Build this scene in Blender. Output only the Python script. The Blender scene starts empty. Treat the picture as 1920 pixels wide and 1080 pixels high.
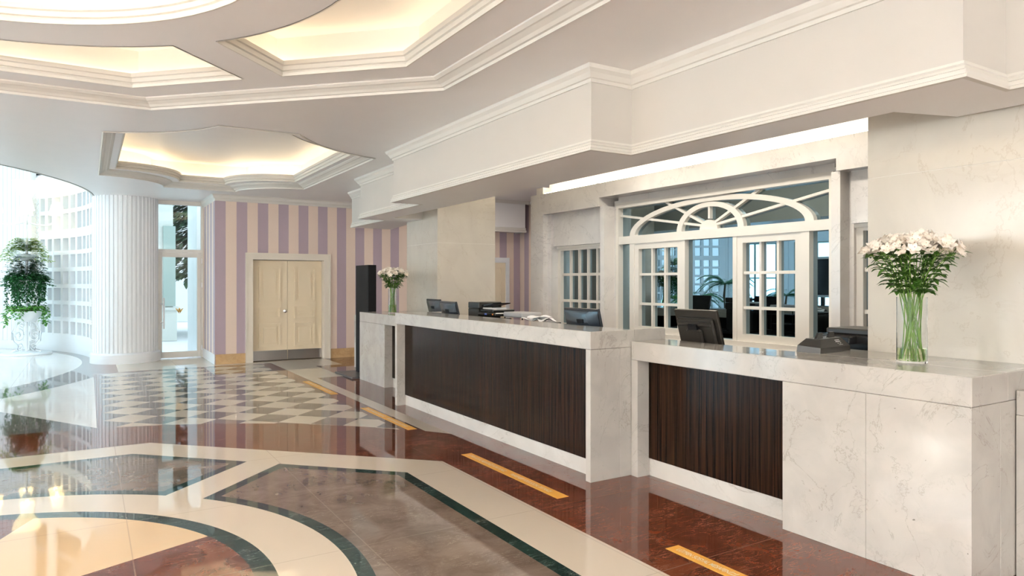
import bpy, bmesh, math, random
from mathutils import Vector, Matrix
PI = math.pi
rnd = random.Random(7)
S = bpy.context.scene
C = S.collection

# ------------------------------------------------------------------ camera, world, exposure
f_px, hor = 1289.0, 530.0
cam = bpy.data.cameras.new('camera'); co = bpy.data.objects.new('camera', cam); C.objects.link(co)
cam.sensor_fit = 'HORIZONTAL'; cam.sensor_width = 36.0; cam.lens = 36.0*f_px/1920.0
cam.shift_y = (hor-540.0)/1920.0
cam.clip_start = 0.05; cam.clip_end = 300
yaw = math.atan2(795.0, f_px)
co.location = (0, 0, 1.55); co.rotation_euler = (PI/2, 0, -yaw)
S.camera = co
S.view_settings.view_transform = 'Standard'; S.view_settings.look = 'None'
S.view_settings.gamma = 1.0; S.view_settings.use_curve_mapping = False
S.view_settings.exposure = 0.7
W = bpy.data.worlds.new('daylight_sky'); S.world = W; W.use_nodes = True
bg = W.node_tree.nodes['Background']; bg.inputs[0].default_value = (0.74, 0.89, 1.0, 1); bg.inputs[1].default_value = 1.8

def area_light(name, loc, rot, sx, sy, power, col):
    l = bpy.data.lights.new(name, 'AREA'); l.shape = 'RECTANGLE'; l.size = sx; l.size_y = sy
    l.energy = power; l.color = col
    o = bpy.data.objects.new(name, l); C.objects.link(o); o.location = loc; o.rotation_euler = rot
    return o
DAY = (0.60, 0.84, 1.0); WARM = (1.0, 0.84, 0.66)
# fill lamps added at unseen lobby windows; top fill added to brighten the atrium
area_light('window_fill', (-8.7, -1.5, 1.7), (0, -PI/2, 0), 2.6, 5.0, 55, (1.0, 0.96, 0.90))
area_light('window_fill', (-2.0, -4.7, 1.7), (PI/2, 0, 0), 8.0, 2.6, 60, (1.0, 0.90, 0.78))
area_light('atrium_top_fill', (-6.4, 15.75, 6.1), (0, 0, 0), 5.5, 5.5, 240, DAY)
for d_ in (138, 160, 182, 204):        # daylight in the tall windows of the round atrium
    a_ = math.radians(d_)
    area_light('window_fill', (-6.4+6.62*math.cos(a_), 15.75+6.62*math.sin(a_), 1.72), (PI/2, 0, a_+PI/2), 1.7, 3.0, 95, (0.46, 0.78, 1.0))

# upward fill lamps added by the back and left walls to brighten the ceiling
area_light('upward_fill', (-2.0, -4.9, 2.0), (PI-0.12, 0, 0), 9.0, 0.3, 600, (0.98,0.97,0.97))
area_light('upward_fill', (-8.8, 2.5, 2.0), (0, PI-0.12, 0), 0.3, 12.0, 2700, (0.97,0.98,1.0))

# ------------------------------------------------------------------ helpers
def tag(o, label=None, cat=None, group=None, kind=None):
    if label: o['label'] = label
    if cat: o['category'] = cat
    if group: o['group'] = group
    if kind: o['kind'] = kind
    return o
def empty(name, loc=(0,0,0), rz=0.0, label=None, cat=None, group=None, kind=None):
    o = bpy.data.objects.new(name, None); C.objects.link(o); o.location = loc; o.rotation_euler = (0,0,rz)
    o.empty_display_size = 0.1
    return tag(o, label, cat, group, kind)
class MB:
    def __init__(s): s.v = []; s.f = []; s.m = []; s.mi = 0
    def add(s, vs, fs):
        b = len(s.v); s.v += [tuple(v) for v in vs]
        for f in fs: s.f.append(tuple(b+i for i in f)); s.m.append(s.mi)
        return s
    def box(s, x0, x1, y0, y1, z0, z1, M=None):
        vs = [Vector(p) for p in ((x0,y0,z0),(x1,y0,z0),(x1,y1,z0),(x0,y1,z0),(x0,y0,z1),(x1,y0,z1),(x1,y1,z1),(x0,y1,z1))]
        if M is not None: vs = [M @ v for v in vs]
        return s.add(vs, [(0,3,2,1),(4,5,6,7),(0,1,5,4),(1,2,6,5),(2,3,7,6),(3,0,4,7)])
    def cbox(s, x0, x1, y0, y1, z0, z1, c=0.004, M=None):
        # box with chamfered edges: 24 vertices
        vs = []; idx = {}
        for ix,(X,sx) in enumerate(((x0,1),(x1,-1))):
            for iy,(Y,sy) in enumerate(((y0,1),(y1,-1))):
                for iz,(Z,sz) in enumerate(((z0,1),(z1,-1))):
                    for ax in range(3):
                        p = [X+sx*c, Y+sy*c, Z+sz*c]; p[ax] = (X,Y,Z)[ax]
                        idx[(ix,iy,iz,ax)] = len(vs); vs.append(Vector(p))
        if M is not None: vs = [M @ v for v in vs]
        fs = []
        for ax in range(3):
            a,b = [k for k in range(3) if k != ax]
            for e in (0,1):
                q = []
                for (i,j) in ((0,0),(1,0),(1,1),(0,1)):
                    t = [0,0,0]; t[ax]=e; t[a]=i; t[b]=j; q.append(idx[tuple(t)+(ax,)])
                fs.append(tuple(q))
            for i in (0,1):
                for j in (0,1):
                    t0=[0,0,0]; t0[a]=i; t0[b]=j; t1=list(t0); t1[ax]=1
                    fs.append((idx[tuple(t0)+(a,)],idx[tuple(t1)+(a,)],idx[tuple(t1)+(b,)],idx[tuple(t0)+(b,)]))
        for i in (0,1):
            for j in (0,1):
                for k in (0,1): fs.append(tuple(idx[(i,j,k,ax)] for ax in range(3)))
        return s.add(vs, fs)
    def lathe(s, prof, n=24, cx=0, cy=0, a0=0, a1=2*PI, M=None):
        full = abs(a1-a0-2*PI) < 1e-6; k = n if full else n+1
        vs = []
        for (r,z) in prof:
            for i in range(k):
                a = a0+(a1-a0)*i/n
                v = Vector((cx+r*math.cos(a), cy+r*math.sin(a), z)); vs.append(M @ v if M is not None else v)
        fs = []
        for j in range(len(prof)-1):
            for i in range(n):
                i2 = (i+1) % k if full else i+1
                fs.append((j*k+i, j*k+i2, (j+1)*k+i2, (j+1)*k+i))
        return s.add(vs, fs)
    def tube(s, pts, r, n=8, r1=None, cap=True):
        pts = [Vector(p) for p in pts]; vs = []; m = len(pts)
        up = Vector((0,0,1))
        for i,p in enumerate(pts):
            t = (pts[min(i+1,m-1)]-pts[max(i-1,0)])
            t = t.normalized() if t.length > 1e-9 else Vector((0,0,1))
            a = t.cross(up)
            if a.length < 1e-3: a = t.cross(Vector((1,0,0)))
            a.normalize(); b = t.cross(a)
            rr = r if r1 is None else r+(r1-r)*i/(m-1)
            for k in range(n):
                q = 2*PI*k/n; vs.append(p+a*(rr*math.cos(q))+b*(rr*math.sin(q)))
        fs = [(i*n+k, i*n+(k+1)%n, (i+1)*n+(k+1)%n, (i+1)*n+k) for i in range(m-1) for k in range(n)]
        if cap: fs += [tuple(range(n)), tuple((m-1)*n+k for k in range(n))]
        return s.add(vs, fs)
    def prism(s, poly, z0, z1, M=None):
        n = len(poly)
        vs = [Vector((x,y,z0)) for x,y in poly]+[Vector((x,y,z1)) for x,y in poly]
        if M is not None: vs = [M @ v for v in vs]
        return s.add(vs, [tuple(range(n))[::-1], tuple(range(n,2*n))]+[(i,(i+1)%n,n+(i+1)%n,n+i) for i in range(n)])
    def sweep(s, path, prof, closed=True):
        # path: ccw list of (x,y); prof: (offset to the right/outside, z)
        n = len(path); vs = []
        for i in range(n):
            p = Vector(path[i])
            a = Vector(path[i-1]) if (closed or i > 0) else None
            b = Vector(path[(i+1) % n]) if (closed or i < n-1) else None
            d1 = (p-a).normalized() if a is not None else (b-p).normalized()
            d2 = (b-p).normalized() if b is not None else d1
            n1 = Vector((d1.y,-d1.x)); n2 = Vector((d2.y,-d2.x)); m = n1+n2
            m = m/max(m.dot(n1), 0.2) if m.length > 1e-6 else n1
            for (o,z) in prof: q = p+m*o; vs.append((q.x,q.y,z))
        k = len(prof); fs = []
        for i in range(n if closed else n-1):
            j = (i+1) % n
            for t in range(k-1): fs.append((i*k+t, j*k+t, j*k+t+1, i*k+t+1))
        if not closed: fs += [tuple(range(k)), tuple((n-1)*k+t for t in range(k))[::-1]]
        return s.add(vs, fs)
    def arcbox(s, cx, cy, r0, r1, a0, a1, z0, z1, n=None):
        n = n or max(1, int(abs(a1-a0)/0.04)+1); vs = []
        for i in range(n+1):
            a = a0+(a1-a0)*i/n
            for (r,z) in ((r0,z0),(r1,z0),(r1,z1),(r0,z1)): vs.append((cx+r*math.cos(a), cy+r*math.sin(a), z))
        fs = [(i*4+k, i*4+(k+1)%4, (i+1)*4+(k+1)%4, (i+1)*4+k) for i in range(n) for k in range(4)]
        fs += [(0,1,2,3), tuple(n*4+k for k in (3,2,1,0))]
        return s.add(vs, fs)
    def build(s, name, mats, parent=None, smooth=False, loc=None, fixn=True):
        me = bpy.data.meshes.new(name)
        vv = s.v
        if loc is not None: vv = [(x-loc[0], y-loc[1], z-loc[2]) for x,y,z in s.v]
        me.from_pydata(vv, [], s.f)
        if not isinstance(mats, (list,tuple)): mats = [mats]
        for m in mats: me.materials.append(m)
        for p,i in zip(me.polygons, s.m): p.material_index = i
        if fixn:
            bm = bmesh.new(); bm.from_mesh(me); bmesh.ops.recalc_face_normals(bm, faces=bm.faces[:]); bm.to_mesh(me); bm.free()
        if smooth:
            for p in me.polygons: p.use_smooth = True
            try: me.set_sharp_from_angle(angle=math.radians(35))
            except Exception: pass
        o = bpy.data.objects.new(name, me); C.objects.link(o)
        if parent is not None: o.parent = parent
        if loc is not None: o.location = loc
        return o
def struct(name, mb, m, parent=None, smooth=False):
    o = mb.build(name, m, parent, smooth)
    if parent is None: o['kind'] = 'structure'
    return o
def copy_tree(o, parent=None):
    c = o.copy(); C.objects.link(c); c.parent = parent
    for ch in list(o.children): copy_tree(ch, c)
    return c
def slab(loops, z0, z1, mb=None):
    """first loop = outline, others = holes; a solid plate between z0 and z1"""
    mb = mb or MB(); bm = bmesh.new(); ed = []
    for lp in loops:
        vs = [bm.verts.new((x,y,0)) for x,y in lp]
        for i in range(len(vs)): ed.append(bm.edges.new((vs[i], vs[(i+1)%len(vs)])))
    bmesh.ops.triangle_fill(bm, use_beauty=True, use_dissolve=False, edges=ed)
    bm.verts.index_update(); bm.verts.ensure_lookup_table()
    V = [v.co.copy() for v in bm.verts]; F = [tuple(v.index for v in f.verts) for f in bm.faces]; bm.free()
    n = len(V)
    mb.add([(v.x,v.y,z0) for v in V]+[(v.x,v.y,z1) for v in V], F+[tuple(n+i for i in f) for f in F])
    b = 0
    for lp in loops:
        k = len(lp); mb.add([(x,y,z0) for x,y in lp]+[(x,y,z1) for x,y in lp], [(i,(i+1)%k,k+(i+1)%k,k+i) for i in range(k)])
    return mb
def circle(cx, cy, r, n=72): return [(cx+r*math.cos(2*PI*i/n), cy+r*math.sin(2*PI*i/n)) for i in range(n)]

# ------------------------------------------------------------------ shader maths
class E:
    nt = None
    def __init__(s, v): s.v = v
    def _op(s, op, *o, clamp=False):
        n = E.nt.nodes.new('ShaderNodeMath'); n.operation = op; n.use_clamp = clamp
        for i,x in enumerate((s,)+o):
            x = x.v if isinstance(x, E) else x
            if isinstance(x, (int,float)): n.inputs[i].default_value = x
            else: E.nt.links.new(x, n.inputs[i])
        return E(n.outputs[0])
    def __add__(s,o): return s._op('ADD',o)
    def __sub__(s,o): return s._op('SUBTRACT',o)
    def __mul__(s,o): return s._op('MULTIPLY',o)
    def __truediv__(s,o): return s._op('DIVIDE',o)
    def abs(s): return s._op('ABSOLUTE')
    def max(s,o): return s._op('MAXIMUM',o)
    def min(s,o): return s._op('MINIMUM',o)
    def gt(s,o): return s._op('GREATER_THAN',o)
    def lt(s,o): return s._op('LESS_THAN',o)
    def sqrt(s): return s._op('SQRT')
    def floor(s): return s._op('FLOOR')
    def mod2(s): return s._op('FLOORED_MODULO',2.0)
    def fmod(s,m): return s._op('FLOORED_MODULO',m)
    def inv(s): return E(1.0)._op('SUBTRACT', s) if False else s*(-1.0)+1.0
def mixc(fac, a, b):
    n = E.nt.nodes.new('ShaderNodeMix'); n.data_type = 'RGBA'
    def put(x, sock):
        if isinstance(x, E): x = x.v
        if isinstance(x, (tuple,list)): sock.default_value = tuple(x)+((1,) if len(x)==3 else ())
        elif isinstance(x, (int,float)): sock.default_value = x
        else: E.nt.links.new(x, sock)
    put(fac, n.inputs[0]); put(a, n.inputs[6]); put(b, n.inputs[7])
    return n.outputs[2]
def new_mat(name):
    m = bpy.data.materials.new(name); m.use_nodes = True; E.nt = m.node_tree
    return m, m.node_tree.nodes['Principled BSDF']
def mat(name, col, rough=0.5, metal=0.0, spec=0.5, coat=0.0, bump=0.0, bscale=40):
    m, p = new_mat(name); nt = m.node_tree
    n = nt.nodes.new('ShaderNodeTexNoise'); n.inputs['Scale'].default_value = 3.0; n.inputs['Detail'].default_value = 3
    tc = nt.nodes.new('ShaderNodeTexCoord'); nt.links.new(tc.outputs['Object'], n.inputs['Vector'])
    c2 = tuple(min(1, c*0.96) for c in col)
    nt.links.new(mixc(E(n.outputs[0]), col, c2), p.inputs['Base Color'])
    p.inputs['Roughness'].default_value = rough; p.inputs['Metallic'].default_value = metal
    p.inputs['Specular IOR Level'].default_value = spec; p.inputs['Coat Weight'].default_value = coat
    if bump:
        b = nt.nodes.new('ShaderNodeBump'); b.inputs['Strength'].default_value = bump; b.inputs['Distance'].default_value = 0.005
        n2 = nt.nodes.new('ShaderNodeTexNoise'); n2.inputs['Scale'].default_value = bscale
        nt.links.new(tc.outputs['Object'], n2.inputs['Vector'])
        nt.links.new(n2.outputs[0], b.inputs['Height']); nt.links.new(b.outputs[0], p.inputs['Normal'])
    return m
def noise(scale, detail=4, dist=0.0, vec=None, rough=0.5):
    nt = E.nt; n = nt.nodes.new('ShaderNodeTexNoise'); n.inputs['Scale'].default_value = scale
    n.inputs['Detail'].default_value = detail; n.inputs['Distortion'].default_value = dist; n.inputs['Roughness'].default_value = rough
    if vec is not None: nt.links.new(vec, n.inputs['Vector'])
    return E(n.outputs[0])
def geo_pos():
    g = E.nt.nodes.new('ShaderNodeNewGeometry'); return g.outputs['Position']
def mapped(vec, sc=(1,1,1), rot=(0,0,0), loc=(0,0,0)):
    n = E.nt.nodes.new('ShaderNodeMapping'); n.inputs['Scale'].default_value = sc; n.inputs['Rotation'].default_value = rot; n.inputs['Location'].default_value = loc
    E.nt.links.new(vec, n.inputs['Vector']); return n.outputs[0]
def ramp01(e, lo, hi):   # 1 below lo, 0 above hi
    n = E.nt.nodes.new('ShaderNodeMapRange'); n.inputs[1].default_value = lo; n.inputs[2].default_value = hi
    n.inputs[3].default_value = 1; n.inputs[4].default_value = 0
    E.nt.links.new(e.v, n.inputs[0]); return E(n.outputs[0])
def marble(name, base, cloud, vein, rough=0.12, amt=0.75, sc=1.0, seed=0.0, spots=False):
    m, p = new_mat(name); tc = E.nt.nodes.new('ShaderNodeTexCoord')
    v = mapped(tc.outputs['Object'], (sc,sc,sc), (0.3,0.5,0.2), (seed, seed*1.7, seed*0.6))
    cl = noise(2.2, 6, 0.8, v)
    c = mixc(ramp01(cl, 0.38, 0.62), base, cloud)
    n1 = noise(0.85, 9, 1.6, v, 0.62); n2 = noise(2.6, 8, 1.2, v, 0.6); gate = noise(1.1, 3, 0.0, mapped(v, (1,1,1), (0,0,0), (9,3,5)))
    v1 = ramp01((n1-0.5).abs(), 0.0, 0.008)*ramp01(gate, 0.50, 0.42)
    v2 = ramp01((n2-0.47).abs(), 0.0, 0.02)*0.35*ramp01(gate, 0.62, 0.50)
    c = mixc((v1.max(v2))*amt, c, vein)
    if spots:
        sp = noise(26, 2, 0.5, v)
        c = mixc(ramp01(sp*(-1.0)+1.0, 0.225, 0.235)*0.8, c, (0.10,0.09,0.07))
    E.nt.links.new(c, p.inputs['Base Color']); p.inputs['Roughness'].default_value = rough
    p.inputs['Specular IOR Level'].default_value = 0.5
    return m
def emis(name, col, st):
    m = bpy.data.materials.new(name); m.use_nodes = True; nt = m.node_tree; nt.nodes.clear()
    e = nt.nodes.new('ShaderNodeEmission'); e.inputs[0].default_value = tuple(col)+(1,); e.inputs[1].default_value = st
    o = nt.nodes.new('ShaderNodeOutputMaterial'); nt.links.new(e.outputs[0], o.inputs[0]); return m
def pane_glass(name, tint=(0.93,0.97,0.97)):
    m = bpy.data.materials.new(name); m.use_nodes = True; nt = m.node_tree; nt.nodes.clear()
    t = nt.nodes.new('ShaderNodeBsdfTransparent'); t.inputs[0].default_value = tuple(tint)+(1,)
    g = nt.nodes.new('ShaderNodeBsdfGlossy'); g.inputs['Roughness'].default_value = 0.0
    fr = nt.nodes.new('ShaderNodeFresnel'); fr.inputs[0].default_value = 1.5
    mx = nt.nodes.new('ShaderNodeMixShader'); o = nt.nodes.new('ShaderNodeOutputMaterial')
    nt.links.new(fr.outputs[0], mx.inputs[0]); nt.links.new(t.outputs[0], mx.inputs[1]); nt.links.new(g.outputs[0], mx.inputs[2])
    nt.links.new(mx.outputs[0], o.inputs[0]); return m

# ------------------------------------------------------------------ materials
M = {}
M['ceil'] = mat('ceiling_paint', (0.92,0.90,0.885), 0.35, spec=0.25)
M['soffit'] = mat('dimmed_soffit_paint', (0.63,0.595,0.545), 0.45, spec=0.25)  # ceiling paint darkened to hold back the light on the soffit faces
M['trim'] = mat('moulding_paint', (0.74,0.71,0.65), 0.4, spec=0.3)
M['white'] = mat('white_lacquer', (0.86,0.87,0.88), 0.35)
M['frame'] = mat('cream_frame_paint', (0.74,0.71,0.65), 0.35)
M['wall'] = mat('cream_wall', (0.80,0.74,0.66), 0.6)
M['doorp'] = mat('cream_door_paint', (0.88,0.75,0.55), 0.35)
M['doorframe'] = mat('ivory_door_frame', (0.84,0.77,0.66), 0.35)
M['marble'] = marble('white_marble', (0.62,0.60,0.56), (0.56,0.54,0.50), (0.36,0.33,0.29), 0.10)
M['marble2'] = marble('counter_marble', (0.50,0.475,0.435), (0.455,0.43,0.395), (0.28,0.25,0.21), 0.09, 0.6, 1.9, 3.0, True)
M['marble3'] = marble('column_marble', (0.62,0.58,0.505), (0.57,0.53,0.465), (0.46,0.40,0.32), 0.15, 0.5, 0.8, 7.0)
M['marble4'] = marble('grey_white_marble', (0.74,0.72,0.69), (0.68,0.66,0.64), (0.42,0.41,0.40), 0.12, 0.55, 1.1, 11.0)
M['beige'] = marble('ochre_marble', (0.62,0.42,0.22), (0.54,0.35,0.17), (0.36,0.22,0.10), 0.15, 0.6, 3.0, 2.0)
M['mirror'] = None
M['steel'] = mat('brushed_steel', (0.55,0.52,0.50), 0.28, 1.0)
M['black'] = mat('black_plastic', (0.012,0.012,0.013), 0.22)
M['blackmatte'] = mat('matte_black', (0.006,0.006,0.007), 0.6, spec=0.2)
M['darkgrey'] = mat('dark_grey_plastic', (0.020,0.018,0.015), 0.3)
M['chrome'] = mat('chrome', (0.8,0.8,0.8), 0.12, 1.0)
M['paper'] = mat('white_paper', (0.85,0.85,0.86), 0.6)
M['yellow'] = mat('orange_yellow_vinyl', (0.86,0.45,0.075), 0.4)
M['ink'] = mat('white_print', (0.95,0.88,0.72), 0.5)
M['gold'] = mat('gold_print', (0.75,0.45,0.08), 0.4)
M['soil'] = mat('potting_soil', (0.10,0.045,0.03), 0.9, bump=0.8)
M['pave'] = mat('pale_paving', (0.75,0.76,0.78), 0.7)
M['stone'] = mat('grey_stone', (0.62,0.63,0.58), 0.8, bump=0.5)
M['greygreen'] = mat('grey_green_paint', (0.34,0.42,0.38), 0.6)
M['bark'] = mat('bark', (0.12,0.08,0.05), 0.9, bump=1.0)
M['screen'] = mat('screen_glass', (0.004,0.004,0.005), 0.05)
M['lcd'] = mat('blue_lcd', (0.10,0.18,0.62), 0.2)
M['orange'] = mat('orange_button', (0.8,0.25,0.05), 0.4)
def leafmat(name, c1, c2, rough=0.45):
    m, p = new_mat(name); tc = E.nt.nodes.new('ShaderNodeTexCoord')
    n = noise(9, 3, 0, tc.outputs['Object'])
    E.nt.links.new(mixc(ramp01(n, 0.35, 0.65), c1, c2), p.inputs['Base Color']); p.inputs['Roughness'].default_value = rough
    p.inputs['Subsurface Weight'].default_value = 0.0
    return m
M['leaf'] = leafmat('lily_leaf', (0.035,0.11,0.012), (0.07,0.17,0.02))
M['stem'] = leafmat('lily_stem', (0.13,0.27,0.035), (0.20,0.36,0.06))
M['petal'] = leafmat('cream_petal', (0.88,0.78,0.66), (0.90,0.84,0.76), 0.6)
M['stamen'] = mat('petal_fleck', (0.45,0.20,0.05), 0.6)
M['fern'] = leafmat('fern_green', (0.22,0.38,0.05), (0.40,0.55,0.08))
M['dleaf'] = leafmat('dark_trailing_leaf', (0.015,0.10,0.025), (0.04,0.17,0.05))
M['pothos'] = leafmat('pothos_leaf', (0.07,0.28,0.04), (0.16,0.42,0.06))
M['pine'] = leafmat('pine_needles', (0.012,0.05,0.025), (0.03,0.08,0.03), 0.7)
M['bush'] = leafmat('bush_leaf', (0.12,0.28,0.06), (0.22,0.42,0.12), 0.7)
M['pane'] = pane_glass('clear_pane_glass')
M['cove'] = emis('cove_strip_light', (1.0,0.78,0.48), 5.6)
M['covew'] = emis('warm_white_strip_light', (1.0,0.86,0.62), 15.0)
M['covec'] = emis('dome_strip_light', (1.0,0.78,0.48), 34.0)
M['bulb'] = emis('lamp_bulb', (1.0,0.80,0.45), 14.0)
m, p = new_mat('lamp_shade_fabric'); M['shade'] = m
p.inputs['Base Color'].default_value = (0.95,0.85,0.6,1); p.inputs['Emission Color'].default_value = (1.0,0.82,0.5,1); p.inputs['Emission Strength'].default_value = 1.3
m = bpy.data.materials.new('dark_reflective_glass'); m.use_nodes = True; nt = m.node_tree; nt.nodes.clear(); M['mirror'] = m
g = nt.nodes.new('ShaderNodeBsdfGlossy'); g.inputs[0].default_value = (0.24,0.33,0.38,1); g.inputs['Roughness'].default_value = 0.0
o = nt.nodes.new('ShaderNodeOutputMaterial'); nt.links.new(g.outputs[0], o.inputs[0])
def glassmat(name, col, ior):
    m, p = new_mat(name); p.inputs['Base Color'].default_value = tuple(col)+(1,); p.inputs['Roughness'].default_value = 0.0
    p.inputs['Transmission Weight'].default_value = 1.0; p.inputs['IOR'].default_value = ior; return m
M['vase'] = glassmat('vase_glass', (0.97,0.99,0.99), 1.25)
M['water'] = glassmat('vase_water', (0.88,0.93,0.62), 1.2)

# dark wood veneer with fine vertical grain
m, p = new_mat('ebony_veneer'); M['wood'] = m
pos = geo_pos()
g1 = noise(1.0, 6, 0.0, mapped(pos, (60,60,0.5)), 0.7); g2 = noise(1.0, 3, 0.0, mapped(pos, (190,190,1.2)), 0.6)
c = mixc(ramp01(g1, 0.42, 0.60), (0.024,0.011,0.006), (0.004,0.003,0.002))
c = mixc(ramp01(g2, 0.36, 0.46)*0.55, c, (0.060,0.026,0.011))
E.nt.links.new(c, p.inputs['Base Color']); p.inputs['Roughness'].default_value = 0.16; p.inputs['IOR'].default_value = 1.2

# striped wallpaper, stripes 0.195 m wide
def stripes(name, axis, off, w=0.1955):
    m, p = new_mat(name); pos = geo_pos()
    s = E.nt.nodes.new('ShaderNodeSeparateXYZ'); E.nt.links.new(pos, s.inputs[0])
    x = (E(s.outputs[axis])-off)/w
    k = x.floor().mod2()
    E.nt.links.new(mixc(k, (0.45,0.355,0.405), (0.80,0.65,0.545)), p.inputs['Base Color']); p.inputs['Roughness'].default_value = 0.55
    return m
M['stripe'] = stripes('lilac_striped_wallpaper', 0, 2.035)
M['stripe_y'] = stripes('lilac_striped_wallpaper_side', 1, 14.0)

# ------------------------------------------------------------------ floor material (inlaid stone)
m, p = new_mat('inlaid_stone_floor'); M['floor'] = m
pos = geo_pos(); sp = E.nt.nodes.new('ShaderNodeSeparateXYZ'); E.nt.links.new(pos, sp.inputs[0])
x = E(sp.outputs[0]); y = E(sp.outputs[1])
px = x+0.98; py = y-3.905
r = (px*px+py*py).sqrt(); q2 = 0.70710678
d1 = (px+py)*q2; d2 = (px-py)*q2
ap = px.abs().max(py.abs()).max(d1.abs()).max(d2.abs())
ds = d1.abs().min(d2.abs())
T = (ap*(-1.0)+3.20).min(ds-0.155).min(r-2.225)
# stone colours
def veined(base, dark, light, sc, amt, rot=0.5):
    a = noise(1.6*sc, 7, 0.6, mapped(pos, (1,1,1), (0,0,rot)), 0.65)
    c = mixc(ramp01(a, 0.36, 0.62), base, dark)
    b = noise(3.0*sc, 6, 1.5, mapped(pos, (0.5,2.6,1), (0,0,rot)), 0.6)
    gate = noise(1.3*sc, 2, 0, pos)
    return mixc(ramp01((b-0.5).abs(), 0.0, 0.010)*ramp01(gate, 0.56, 0.42)*amt, c, light)
red = veined((0.170,0.050,0.024), (0.11,0.028,0.014), (0.55,0.34,0.24), 2.6, 0.55, 0.2)
brown = veined((0.20,0.15,0.12), (0.125,0.092,0.072), (0.45,0.38,0.30), 2.2, 0.5, 0.9)
grey = veined((0.20,0.175,0.165), (0.15,0.13,0.12), (0.42,0.38,0.36), 3.0, 0.4, 1.2)
green = veined((0.016,0.042,0.036), (0.009,0.022,0.020), (0.45,0.52,0.48), 3.0, 0.6, -0.6)
wn = noise(1.2, 3, 0, pos)
creamw = mixc(wn, (0.68,0.60,0.50), (0.64,0.56,0.46))
beige = mixc(wn, (0.72,0.54,0.34), (0.68,0.50,0.31))
redc = veined((0.17,0.060,0.038), (0.12,0.04,0.026), (0.42,0.24,0.18), 2.0, 0.6, 0.4)
# outer field
u = ((x-1.80)+(y-8.41))/0.551; v = ((x-1.80)-(y-8.41))/0.551
chk = (u.floor()+v.floor()).mod2()            # 1 = dark
check = mixc(chk, creamw, grey)
incheck = r.gt(4.76)*x.gt(0.14)*x.lt(2.80)*y.lt(13.60)
wl = r.gt(4.80)*x.gt(3.0)*(x.lt(3.175).max(y.gt(11.17)*x.lt(3.61)).max(y.gt(12.80)*x.lt(4.11)).max(y.gt(13.72)*x.lt(4.11)))
wf = y.gt(13.74)*x.lt(3.6)*x.gt(0.45)
px2 = x+6.4; py2 = y-15.75; r2 = (px2*px2+py2*py2).sqrt()
left = x.lt(0.08)*r.gt(4.74)
lw = r2.lt(6.30).max(r2.gt(6.95)*r2.lt(7.7)).max(((y-10.24)+(x+0.9)*1.708).gt(0.0)*r2.gt(7.5)*r.gt(4.74))
leftc = mixc(lw, grey, (0.80,0.77,0.73))
outer = mixc(incheck, red, check)
outer = mixc(wl.max(wf), outer, creamw)
outer = mixc(left, outer, leftc)
# rosette
trap = mixc(T.lt(0.092), brown, green)
ring = mixc(T.gt(0.0), creamw, trap)
ring = mixc(r.lt(1.845), ring, green)
# eight sectors
at = E.nt.nodes.new('ShaderNodeMath'); at.operation = 'ARCTAN2'; E.nt.links.new(py.v, at.inputs[0]); E.nt.links.new(px.v, at.inputs[1])
sec = ((E(at.outputs[0])-math.radians(22.0))/(PI/4)).floor().mod2()
star = mixc(sec, beige, redc)
ring = mixc(r.lt(1.73), ring, star)
colr = mixc(ap.lt(3.60), outer, ring)
# joints between the slabs
jx = ((x+0.98).fmod(1.19)-0.004).abs(); jy = ((y-3.905).fmod(1.19)-0.004).abs()
jm = jx.lt(0.0035).max(jy.lt(0.0035))
colr = mixc(jm*incheck.inv()*0.35, colr, (0.30,0.25,0.20))
E.nt.links.new(colr, p.inputs['Base Color']); p.inputs['Roughness'].default_value = 0.035
p.inputs['IOR'].default_value = 1.6
bn = E.nt.nodes.new('ShaderNodeBump'); bn.inputs['Strength'].default_value = 0.05; bn.inputs['Distance'].default_value = 0.01
E.nt.links.new(noise(2.2, 2, 0, pos).v, bn.inputs['Height']); E.nt.links.new(bn.outputs[0], p.inputs['Normal'])

# ------------------------------------------------------------------ shell: floor, ceilings
ACX, ACY, AR = -6.4, 15.75, 6.5
arcp = [(ACX+(AR+0.27)*math.cos(math.radians(d)), ACY+(AR+0.27)*math.sin(math.radians(d))) for d in range(2, 247, 4)]
struct('floor', slab([[(-9.3,-5.3),(9.2,-5.3),(9.2,14.25),(2.06,14.25),(2.06,15.66),(0.38,15.66)]+arcp+[(-9.3,9.8)]], -0.12, 0.0), M['floor'])
ZC, ZR, ZT = 3.22, 3.30, 3.67
OX, OY = -0.97, 3.87
def octagon(cx, cy, apo):
    R = apo/math.cos(PI/8); return [(cx+R*math.cos(PI/8+k*PI/4), cy+R*math.sin(PI/8+k*PI/4)) for k in range(8)]
def scallop(x0, x1, y0, y1, R, n=9, near=None):
    """rectangle with scooped corners; near=(left width, right width, depth, sag) flattens the two near ones"""
    pts = []
    for (cx, cy, a0) in ((x1,y0,PI),(x1,y1,1.5*PI),(x0,y1,0.0),(x0,y0,0.5*PI)):
        if near and cy == y0:
            wl_, wr_, dp, sag = near
            p0, p1 = (((x1-wr_, y0), (x1, y0+dp)) if cx == x1 else ((x0, y0+dp), (x0+wl_, y0)))
            dx, dy = p1[0]-p0[0], p1[1]-p0[1]; L_ = math.hypot(dx, dy)
            for i in range(n+1):
                u = i/n; q = sag*4*u*(1-u); pts.append((p0[0]+dx*u-dy/L_*q, p0[1]+dy*u+dx/L_*q))
            continue
        for i in range(n+1):
            a = a0-(PI/2)*i/n
            pts.append((cx+R*math.cos(a), cy+R*math.sin(a)))
    return pts
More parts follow.
